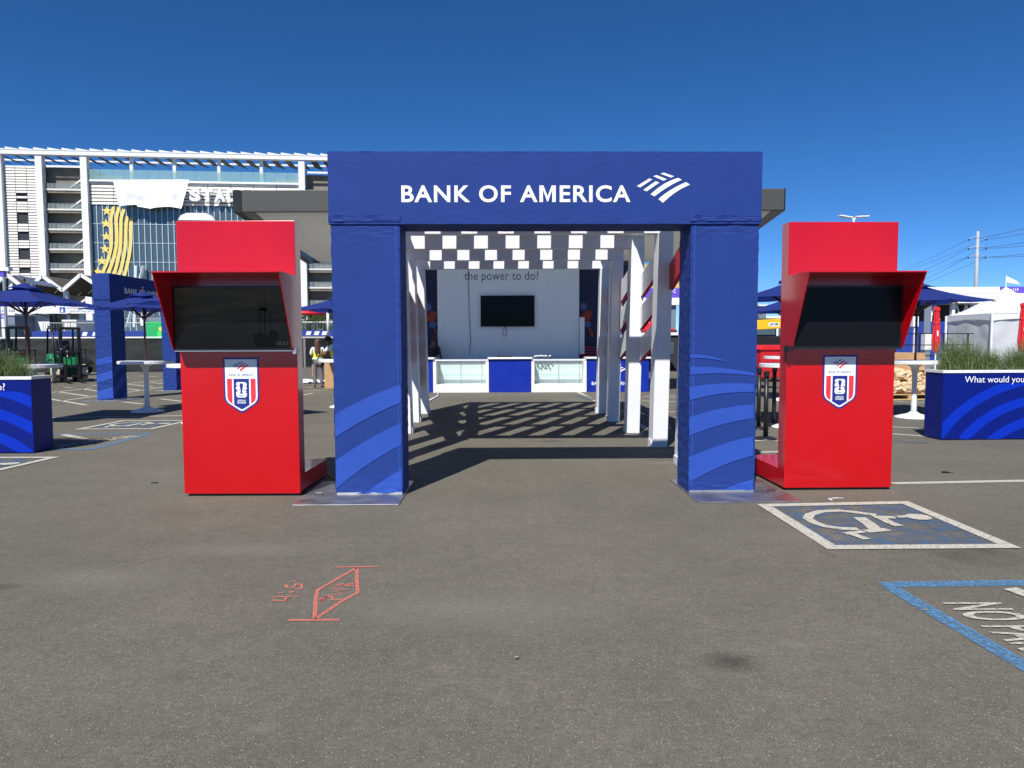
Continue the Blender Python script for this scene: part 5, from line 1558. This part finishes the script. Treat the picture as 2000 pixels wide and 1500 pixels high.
# zigzag solar canopy
CY = 74.0
can = thing('solar_canopy', 'zigzag solar canopy on white struts in front of the stadium', 'canopy', (P(90,650,CY).x, CY, 0))
cxx = lambda px: P(px, 560, CY).x-P(90,560,CY).x
czz = lambda py: P(90, py, CY).z
zig = [(-115,568),(-50,538),(-15,562),(20,537),(56,567),(88,539),(126,568),(163,537),(200,562),(240,540)]
for i in range(len(zig)-1):
    (xa, ya), (xb, yb_) = zig[i], zig[i+1]
    b = MB(); b.bar((cxx(xa),0,czz(ya)), (cxx(xb),0,czz(yb_)), .28, .34); b.build('strut', M['white_paint'], can)
    for j in range(3):
        b = MB(); y0, y1 = .3+4.2*j, .3+4.2*j+4.0
        b.add([(cxx(xa),y0,czz(ya)+.05),(cxx(xb),y0,czz(yb_)+.05),(cxx(xb),y1,czz(yb_)+.05),(cxx(xa),y1,czz(ya)+.05)], [(0,1,2,3)] )
        b.build('solar_panel', M['panel_under'], can, solid=.05)
# the one tilted panel bank whose cells face this way
b = MB()
q = [(30,537.5),(93,549),(103,562),(66,555)]
for i in range(6):
    f0, f1 = i/6.0+.012, (i+1)/6.0-.012
    def pt(f, g):
        x = (30+(92-30)*f)*(1-g)+(64+(126-64)*f)*g; y = (536.5+(546-536.5)*f)*(1-g)+(554+(563-554)*f)*g
        return Vector((cxx(x), -.6-.8*(1-g)*-1, czz(y)))
    b = MB(); b.add([pt(f0,1),pt(f1,1),pt(f1,0),pt(f0,0)], [(0,1,2,3)]); b.build('solar_cell_panel', M['solar'], can, solid=.06)
for px in (20,126,200): part('mast', M['white_paint'], (cxx(px)-.2, cxx(px)+.2, .35, .75, 0, czz(zig[[z[0] for z in zig].index(px)][1])), parent=can)

# raised terrace with blue hoarding and crowd barriers
TY = 50.0
tx = lambda px: P(px, 650, TY).x
tz = lambda py: P(300, py, TY).z
b = MB(); b.box(tx(-60), tx(700), TY, TY+9, 0, tz(657.5)); b.build('podium', M['concrete'])['kind'] = 'structure'
hb = thing('blue_hoarding', 'low blue printed hoarding standing along the concrete terrace edge', 'hoarding', (tx(300), TY+.1, tz(657.5)))
for k in range(14):
    xa = tx(60)+k*1.75-tx(300); part('hoarding_panel', M['hoard_blue'], (xa, xa+1.72, 0, .05, .0, tz(646)-tz(657.5)), parent=hb)
for k, pxa in enumerate((158,178,596,612,627)):
    b = MB(); b.sheet([(tx(pxa)-tx(300), .08),(tx(pxa+9)-tx(300), .08),(tx(pxa+9)-tx(300)+.1, .34),(tx(pxa)-tx(300)+.1, .34)], -.004); b.build('white_print', M['print_white'], hb)
def barrier(label, x, y, z):
    t = thing('crowd_barrier', label, 'barrier', (x, y, z), 0, 'steel crowd barriers along the terrace')
    b = MB(); b.tube([(-.98,0,.0),(-.98,0,1.02),(.98,0,1.02),(.98,0,0)], .024, 6); b.build('frame', M['galv'], t)
    b = MB(); b.bar((-.96,0,.2),(.96,0,.2),.03); b.build('lower_rail', M['galv'], t)
    for k in range(9):
        b = MB(); xx = -.8+.2*k; b.tube([(xx,0,.215),(xx,0,1.0)], .012, 5); b.build('bar', M['galv'], t)
    return t
bz = tz(657.5)
b0 = barrier('grey steel crowd barrier standing on the terrace behind the blue hoarding', tx(95), TY+.9, bz)
for pxa in (150,205,262,590,630): copy_thing(b0, (tx(pxa), TY+.9, bz), 0, 'grey steel crowd barrier standing on the terrace behind the blue hoarding')
# green food kiosk
fk = thing('food_kiosk', 'bright green food kiosk with yellow flower print above the black fence', 'kiosk', (P(304,650,46).x, 46, 0))
kx = 1.2
part('cabin', M['food_green'], (-.62, 1.6, 0, 2.2, 0.35, P(304,628.5,46).z), parent=fk, bev=.04)
part('skid', M['black_metal'], (-.6, 1.58, .1, 2.1, 0, .349), parent=fk)
part('roof_unit', M['grey_panel'], (-.7, .3, .3, 1.6, P(304,628.3,46).z, P(304,620,46).z), parent=fk, bev=.03)
part('hatch', M['food_green'], (-.48, .55, -.03, -.002, 1.55, P(304,637,46).z), parent=fk, bev=.01)
b = MB(); b.sheet([(.36+.14*math.cos(a*.393), P(304,642.5,46).z+.14*math.sin(a*.393)) for a in range(16)], -.036); b.build('flower_print', M['yellow'], fk)
part('lime_print', M['lime'], (.12, .52, -.038, -.032, 1.62, P(304,647,46).z), parent=fk)
# white canopy tents / cabins further back so that the band under the roof is not empty
def cabin(label, px0, px1, pyt, y, m, cat='cabin', roof=None):
    x0, x1 = P(px0,650,y).x, P(px1,650,y).x; zt = P(px0,pyt,y).z
    t = thing('site_cabin', label, cat, ((x0+x1)/2, y, 0)); w = (x1-x0)/2
    part('walls', M[m], (-w, w, 0, 2.5, 0, zt), parent=t, bev=.03)
    part('roof_edge', M['white_paint'], (-w-.08, w+.08, -.1, 2.6, zt+.002, zt+.14), parent=t)
    n = max(1, int(w*2/1.4))
    for i in range(n):
        xx = -w+.2+(2*w-.4)*(i+.5)/n; part('window', M['glass'], (xx-.42, xx+.42, -.03, -.002, zt*.45, zt*.8), parent=t)
    return t
cabin('white site cabin with dark windows behind the forklift masts', 125, 150, 628, 57, 'louver')
cabin('grey site cabin under the purple Gate B sign', 13, 30, 616, 60, 'grey_panel')
cabin('small white cabin beside the green food kiosk', 274, 283, 618, 55, 'white_paint')
# trees behind the terrace
def tree(label, x, y, z, h, seed):
    t = thing('tree', label, 'tree', (x, y, z), 0, 'small trees behind the terrace'); g = random.Random(seed)
    b = MB(); b.tube([(0,0,0),(.05,.02,h*.3),(-.04,.05,h*.62)], [.11,.08,.05], 8)
    for k in range(5):
        a = g.uniform(0,6.28); b.tube([(0,0,h*(.32+.06*k)),(.5*math.cos(a),.5*math.sin(a),h*(.5+.07*k))], [.045,.015], 6)
    b.build('trunk', M['bark'], t, smooth=True)
    b = MB()
    cl = [(g.gauss(0,.5), g.gauss(0,.5), h*g.uniform(.42,1.0), g.uniform(.25,.55)) for _ in range(16)]
    for n in range(1500):
        cx_, cy_, cz_, r_ = g.choice(cl); d_ = Vector((g.gauss(0,1),g.gauss(0,1),g.gauss(0,.8))).normalized()*r_*g.uniform(.3,1)
        p_ = Vector((cx_,cy_,cz_))+d_; s_ = g.uniform(.05,.1)
        u_ = Vector((g.gauss(0,1),g.gauss(0,1),g.gauss(0,1))).normalized(); v_ = u_.orthogonal().normalized()
        b.add([p_-u_*s_, p_+v_*s_*.5, p_+u_*s_, p_-v_*s_*.5], [(0,1,2,3)])
    b.build('crown', M['leaf'], t)
for k, (px, y, h) in enumerate(((594,60,4.2),(607,61,4.6),(620,60,4.0),(633,62,4.4),(645,60,4.2))):
    tree('small leafy tree behind the barriers on the concrete terrace', P(px,650,y).x, y, 0, h, 11+k)
tree('lone leafy tree standing under the entrance canopy', P(74,650,66).x, 66, 0, 3.4, 31)
# thin white flag pole and red dome behind the workers
b = MB(); p = P(641,650,48); b.tube([(p.x,48,tz(657.5)),(p.x,48,P(641,604,48).z)], .09, 10); tag(b.build('white_pole', M['white_paint'], None, smooth=True), 'plain white pole rising behind the person leaning over the box', 'pole')
rd = thing('red_parasol', 'wide red parasol seen above the small trees', 'parasol', (P(598,650,56).x, 56, 0))
b = MB(); zt = P(598,601,56).z; b.lathe([(1.9,zt-.55),(1.5,zt-.3),(.8,zt-.08),(.05,zt)], 20); b.build('canopy', M['bin_red'], rd, smooth=True)
b = MB(); b.tube([(0,0,0),(0,0,zt-.3)], .04, 8); b.build('pole', M['galv'], rd)

# =================================================================== RIGHT BACKGROUND
# white tent
tp_ = P(1935,700,28)
tent = thing('marquee_tent', 'white peaked marquee tent with small flag behind the grass planter', 'tent', (tp_.x, 28, 0), R(-1))
Lt = 3.05; ze = P(1935,612,28).z; zpk = P(1955,560,29.5).z
b = MB()
def tf(u, v):
    # one roof quarter per side
    return None
cen = Vector((Lt/2, Lt/2, zpk))
cs = [Vector((0,0,ze)), Vector((Lt,0,ze)), Vector((Lt,Lt,ze)), Vector((0,Lt,ze))]
for i in range(4):
    a, c_ = cs[i], cs[(i+1) % 4]
    def fn(u, v, a=a, c_=c_):
        e = a.lerp(c_, u); p_ = e.lerp(cen, v); h = (zpk-ze)
        p_.z = ze + h*(v**1.45) + .0
        return p_
    b.grid(fn, 12, 12)
b.build('roof', M['tent_white'], tent, smooth=False)
for i in range(4):
    a, c_ = cs[i], cs[(i+1) % 4]
    b = MB(); b.grid(lambda u, v: Vector((a.lerp(c_,u).x, a.lerp(c_,u).y, ze-.02-v*(.18+.1*(1-4*u*(1-u))) )), 16, 2)
    b.build('valance', M['tent_white'], tent)
    nrm = Vector((c_.y-a.y, -(c_.x-a.x), 0)).normalized()
    b = MB(); b.grid(lambda u, v: a.lerp(c_, .03+.94*u)-nrm*.06+nrm*.05*noise.noise(Vector((u*5,v*4,i)))-Vector((0,0,(ze-.05)*v)), 20, 14)
    b.build('side_curtain', M['tent_wall'], tent, smooth=True)
    b = MB(); b.tube([(a.x,a.y,0),(a.x,a.y,ze)], .05, 8); b.build('tent_pole', M['white_paint'], tent)
b = MB(); b.tube([cen-Vector((0,0,.1)), cen+Vector((0,0,.42))], .02, 6); b.build('flag_staff', M['white_paint'], tent)
b = MB(); b.grid(lambda u, v: cen+Vector((.62*u, .05*math.sin(u*7), .06+.3*v*(1-u*.85)+.14*(1-u))), 10, 4); b.build('flag', M['tent_white'], tent, smooth=True)
# white entrance building with ticket sign
BY = 66.0
bxp = lambda px: P(px,640,BY).x
bzp = lambda py: P(1850,py,BY).z
bld = thing('ticket_building', 'long white entrance building with red ticket sign and purple gate sign', 'building', (bxp(1850), BY, 0))
bx = lambda px: bxp(px)-bxp(1850)
part('upper_band', M['white_paint'], (bx(1800), bx(2100), 1.0, 4, bzp(571), bzp(559)), parent=bld)
part('lower_band', M['white_paint'], (bx(1700), bx(2100), 0, 4, bzp(592), bzp(573)), parent=bld)
part('dark_interior', M['dark_gap'], (bx(1745), bx(2100), 3.5, 3.9, 0, bzp(592.2)), parent=bld)
for px in (1748,1820,1865,1905,1960,2020): part('pillar', M['white_paint'], (bx(px), bx(px+6), .5, .9, 0, bzp(592.2)), parent=bld)
for a, c_ in ((1866,1885),(1886,1904),(1824,1843)):
    b = MB(); b.bar((bx(a),.7,bzp(625)),(bx((a+c_)/2),.7,bzp(594)),.12); b.bar((bx((a+c_)/2),.7,bzp(594)),(bx(c_),.7,bzp(625)),.12); b.build('truss', M['white_paint'], bld, kind='stuff')
part('ticket_sign', M['sign_red'], (bx(1786), bx(1839.5), -.12, -.003, bzp(591), bzp(580)), parent=bld)
b = MB(); put_text(b, 'TICKET FOR ENTRY', (bx(1786.5), -.125, bzp(588.3)), (1,0,0), (0,0,1), bx(1837)-bx(1786.5), .24, bold=.03); b.build('lettering', M['print_white'], bld)
part('purple_band', M['purple'], (bx(1964), bx(2100), .8, .99, bzp(576), bzp(559)), parent=bld)
b = MB(); put_text(b, 'Gates A & B', (bx(1974), .79, bzp(567)), (1,0,0), (0,0,1), bx(1998)-bx(1974), .25, bold=.01); b.build('lettering', M['print_white'], bld)
part('purple_band', M['purple'], (bx(1915), bx(1927), .8, .99, bzp(583), bzp(577.5)), parent=bld)
hd = thing('blue_wall', 'blue site wall behind the closed red umbrella', 'wall', (P(1800,650,45).x, 45, 0))
for k in range(7):
    xa = P(1735,650,45).x-P(1800,650,45).x+k*.9; part('wall_panel', M['hoard_blue'], (xa, xa+.88, 0, .08, 0, P(1800,628,45).z), parent=hd)
gp_ = thing('grey_sign_panel', 'tall blank blue-grey panel standing by the closed red umbrella', 'panel', (P(1811,650,40).x, 40, 0))
part('panel', M['grey_panel'], (-.19, .19, 0, .06, .9, P(1811,599,40).z), parent=gp_); part('stand', M['galv'], (-.15, .15, .061, .1, 0, 1.5), parent=gp_); part('stand_foot', M['galv'], (-.3, .3, -.2, .3, 0, .05), parent=gp_)
mb_ = thing('meter_cabinet', 'white meter cabinet on a stand near the brown umbrella pole', 'cabinet', (P(1788,650,30).x, 30, 0))
part('cabinet_box', M['white_paint'], (-.12, .13, 0, .2, P(1788,638,30).z, P(1788,618,30).z), parent=mb_, bev=.01); part('stand', M['white_paint'], (-.03, .03, .05, .12, 0, P(1788,638.2,30).z), parent=mb_)
part('base', M['white_paint'], (-.12, .12, 0, .2, 0, .5), parent=mb_)
mb_ = thing('utility_box', 'white utility box standing low behind the planter grass', 'box', (P(1814,650,28).x, 28, 0))
part('box_body', M['white_paint'], (-.13, .13, 0, .3, 1.1, P(1814,651,28).z), parent=mb_, bev=.01); part('box_stand', M['galv'], (-.1, .1, .05, .25, 0, 1.099), parent=mb_); part('box_door', M['white_paint'], (-.1, .1, -.012, -.001, 1.15, P(1814,654,28).z), parent=mb_)
rl = thing('site_railing', 'black metal railing beyond the pallets of cartons', 'railing', (P(1770,650,26).x, 26, 0))
for k in range(6):
    part('railing_post', M['black_metal'], (-2.2+.9*k, -2.16+.9*k, 0, .04, 0, 1.75), parent=rl)
for z in (.9,1.3,1.72): part('railing_bar', M['black_metal'], (-2.3, 2.5, -.03, -.001, z, z+.035), parent=rl)
# closed red umbrellas
def closed_umb(label, px, pyt, y):
    t = thing('closed_umbrella', label, 'umbrella', (P(px,650,y).x, y, 0), 0, 'closed red umbrellas'); zt = P(px,pyt,y).z
    b = MB(); pr_ = [(.05,1.05),(.09,1.15),(.13,1.45),(.11,1.8),(.085,zt-.35),(.075,zt-.16),(.10,zt-.14),(.09,zt-.03),(.02,zt)]
    n = 16; vs = []
    for r_, z in pr_:
        for k in range(n): 
            a = 2*math.pi*k/n; rr = r_*(1+.14*math.cos(k*math.pi)); vs.append((rr*math.cos(a), rr*math.sin(a), z))
    b.add(vs, [(i*n+k, i*n+(k+1)%n, (i+1)*n+(k+1)%n, (i+1)*n+k) for i in range(len(pr_)-1) for k in range(n)]+[tuple(range((len(pr_)-1)*n, len(pr_)*n))]); b.build('folded_canopy', M['bin_red'], t)
    b = MB(); b.tube([(0,0,.06),(0,0,1.3)], .025, 8); b.build('pole', M['white_paint'], t)
    b = MB(); b.lathe([(.3,0),(.3,.05),(.05,.07)], 16); b.build('foot', M['black_metal'], t)
    b = MB(); b.lathe([(.10,zt-.62),(.112,zt-.6),(.112,zt-.57),(.10,zt-.55)], 12); b.build('tie', M['bin_red'], t)
    b = MB(); b.sheet([(-.03+.03*math.cos(a*.6), zt-.95+.12*math.sin(a*.6)) for a in range(11)], -.14); b.build('white_mark', M['print_white'], t)
closed_umb('closed red umbrella beside the blue-grey panel', 1828.5, 599, 25)
closed_umb('closed red umbrella against the side of the white tent', 1997, 591, 25)
# utility pole and wires
UY = 170.0
up_ = P(1901,700,UY); ztop = P(1902,452,UY).z
pole = thing('utility_pole', 'tall grey steel transmission pole with three pairs of insulator arms', 'pole', (up_.x, UY, 0))
b = MB(); b.tube([(0,0,0),(0,0,ztop)], [.6,.3], 12); b.build('shaft', M['pole_grey'], pole, smooth=True)
arm_pts = []
for py in (461,479,496):
    z = P(1901,py,UY).z
    for s in (-1, 1):
        b = MB(); e = Vector((s*2.1, 0, z-.75)); b.tube([(s*.3,0,z),(e.x,0,e.z)], .08, 6); a_ = b.build('arm', M['pole_grey'], pole)
        b = MB(); b.lathe([(.1,-.35),(.22,-.25),(.1,-.15),(.22,-.05),(.1,.05)], 8, c=e); b.build('insulator', M['black_metal'], a_)
        arm_pts.append(Vector((up_.x, UY, 0))+e)
wires = []
ends_l = [P(1690,540,520), P(1700,536,520), P(1690,560,520), P(1700,556,520), P(1690,580,520), P(1700,576,520)]
ends_r = [P(2330,330,70), P(2420,330,70), P(2330,385,70), P(2420,385,70), P(2330,425,70), P(2420,425,70)]
for k, a in enumerate(arm_pts):
    b = MB()
    def sag(p_, q_, d): return [p_.lerp(q_, i/16)-Vector((0,0,d*4*(i/16)*(1-i/16))) for i in range(17)]
    b.tube(sag(ends_l[k], a, 3.0)+sag(a, ends_r[k], 1.2)[1:], .045, 5)
    tag(b.build('overhead_wire', M['wire'], None), 'thin overhead wire strung through the arms of the steel transmission pole', 'wire', 'overhead wires at the transmission pole')
# twin-headed lamp post
ly = 62.0; lp = P(1660,700,ly)
lamp = thing('lamp_post', 'white twin-headed lamp post rising above the black screen kiosk', 'lamp post', (lp.x, ly, 0)); zl_ = P(1660,424,ly).z
b = MB(); b.tube([(0,0,0),(0,0,zl_-.1)], [.13,.09], 10); b.build('shaft', M['white_paint'], lamp, smooth=True)
for s in (-1, 1):
    MW = Matrix.Translation((s*.72, 0, zl_+.02)) @ Matrix.Rotation(R(-s*9 if s < 0 else -s*2), 4, 'Y')
    b = MB(); b.box(-.56,.56,-.3,.3,-.05,.06, M=MW); h_ = b.build('lamp_head', M['white_paint'], lamp, bevel=.03)
    b = MB(); b.bar((0,0,zl_-.25),(s*.3,0,zl_-.02),.09); b.build('lamp_arm', M['white_paint'], h_)
# telehandler
tq = P(1500,740,29.0)
th = thing('telehandler', 'yellow telehandler with lettered white decal on its boom behind the red bin', 'telehandler', (tq.x, 29.0, 0), R(3))
part('chassis', M['jcb_yellow'], (-2.2, 2.2, .1, 1.6, .65, 1.15), parent=th, bev=.06)
b = MB(); MW = Matrix.Translation((0,0,1.98)) @ Matrix.Rotation(R(-3),4,'Y'); b.box(-2.6,2.4,-.02,.36,0,.40,M=MW); b.box(2.41,3.6,.03,.31,.05,.33,M=MW)
bo = b.build('boom', M['jcb_yellow'], th, bevel=.02)
b = MB(); b.box(-.02,.42,-.026,-.0225,2.09,2.25); b.build('decal', M['print_white'], bo)
b = MB(); put_text(b, 'JCB', (.02,-.029,2.115), (1,0,0), (0,0,1), .36, .11, bold=.04); b.build('decal_lettering', M['dark_text'], bo)
part('engine_cover', M['black_metal'], (-.7, .9, .2, 1.0, 1.152, 1.7), parent=th, bev=.05)
part('cab', M['black_metal'], (-.5, .8, 1.05, 1.7, 1.152, 2.45), parent=th, bev=.05)
part('cab_window', M['glass'], (-.4, .7, 1.0, 1.045, 1.75, 2.35), parent=th)
part('rear_block', M['jcb_yellow'], (-2.4, -1.5, .2, 1.5, 1.16, 1.9), parent=th, bev=.06)
for x in (-1.45, 1.35):
    for y in (-.05, 1.75):
        MW = Matrix.Translation((x, y, .6)) @ Matrix.Rotation(R(90),4,'X')
        b = MB(); b.lathe([(.3,-.2),(.52,-.2),(.6,-.12),(.6,.12),(.52,.2),(.3,.2)], 26, M=MW); ty = b.build('tyre', M['tyre'], th)
        b = MB(); b.lathe([(.06,-.1),(.12,.12),(.29,.14)], 16, M=MW); b.build('rim', M['jcb_yellow'], ty)
    b = MB(); b.prism([(x-.7,1.0),(x+.7,1.0),(x+.62,1.3),(x+.3,1.42),(x-.3,1.42),(x-.62,1.3)], -.2, .2); b.build('mudguard', M['jcb_yellow'], th, bevel=.03)
cabin('white low cabin with grey roof behind the yellow telehandler', 1460, 1560, 622, 48, 'white_paint')
cl_ = thing('concrete_pillar', 'plain grey square pillar behind the overlapping blue umbrellas', 'pillar', (P(1489,650,40).x, 40, 0))
part('shaft', M['grey_panel'], (-.2, .2, 0, .4, 0, P(1489,598,40).z), parent=cl_, bev=.02); part('base', M['concrete'], (-.35, .35, -.15, .55, 0, .2), parent=cl_); part('cap', M['white_paint'], (-.26, .26, -.06, .46, P(1489,597.8,40).z, P(1489,595,40).z), parent=cl_)
# gate C structure seen through the pergola
gy = 60.0
gc = thing('gate_tower', 'gold printed tower with purple Gate C sign seen through the pergola posts', 'tower', (P(1300,650,gy).x, gy, 0))
gcx = lambda px: P(px,600,gy).x-P(1300,600,gy).x
gcz = lambda py: P(1300,py,gy).z
part('gold_panel', M['gold_panel'], (gcx(1240), gcx(1326), 0, .4, gcz(563), gcz(516)), parent=gc)
part('sign_band', M['purple'], (gcx(1225), gcx(1335), -.2, .2, gcz(582), gcz(563.2)), parent=gc)
b = MB(); put_text(b, '& Gate C', (gcx(1292), -.205, gcz(572.5)), (1,0,0), (0,0,1), gcx(1318)-gcx(1292), .34, bold=.02); b.build('lettering', M['print_white'], gc)
part('white_band', M['white_paint'], (gcx(1225), gcx(1335), -.3, .3, gcz(596), gcz(582.2)), parent=gc)
part('leg', M['grey_panel'], (gcx(1305), gcx(1320), 0, .5, 0, gcz(596.2)), parent=gc)
part('leg', M['grey_panel'], (gcx(1235), gcx(1243), 0, .5, 0, gcz(596.2)), parent=gc)
for k in range(7):
    a = R(k*31); rr = .12+.03*(k % 3); ccx = gcx(1312)+.9*math.cos(k*2.2)*.5; ccz = gcz(540)+.8*math.sin(k*1.7)
    b = MB(); b.sheet([(ccx+rr*math.cos(i*.524), ccz+rr*math.sin(i*.524)) for i in range(12)], -.004); b.build('printed_dot', M['gold'], gc)
rp = thing('drinks_parasol', 'red parasol with white lettering beyond the pergola posts', 'parasol', (P(1262,650,34).x, 34, 0))
zt = P(1262,632,34).z
b = MB(); b.lathe([(1.5,zt-.42),(1.52,zt-.32),(.8,zt-.1),(.04,zt+.05)], 8); b.build('canopy', M['bin_red'], rp)
b = MB(); b.tube([(0,0,.05),(0,0,zt-.1)], .03, 8); b.build('pole', M['galv'], rp)
b = MB(); b.lathe([(.3,0),(.3,.05),(.05,.07)], 16); b.build('foot', M['black_metal'], rp)
bn = thing('feather_banner', 'upright red banner with white script beyond the pergola posts', 'banner', (P(1267,650,38).x, 38, 0))
b = MB(); zt = P(1267,598,38).z; b.grid(lambda u, v: Vector((-.28+.5*u*(1-.15*v), .03*math.sin(u*5+v*3), 1.0+(zt-1.0)*v)), 6, 12); b.build('cloth', M['bin_red'], bn, smooth=True)
b = MB(); b.tube([(-.3,0,0),(-.3,0,zt+.05)], .02, 6); b.build('staff', M['galv'], bn)
b = MB(); put_text(b, 'Coca-Cola', (.1,-.06,1.7), (0,0,1), (-1,0,0), zt-1.9, .24, bold=.01); b.build('lettering', M['print_white'], bn)
cabin('dark service trailer beyond the right end of the bar counter', 1255, 1345, 655, 36, 'dark_gap')
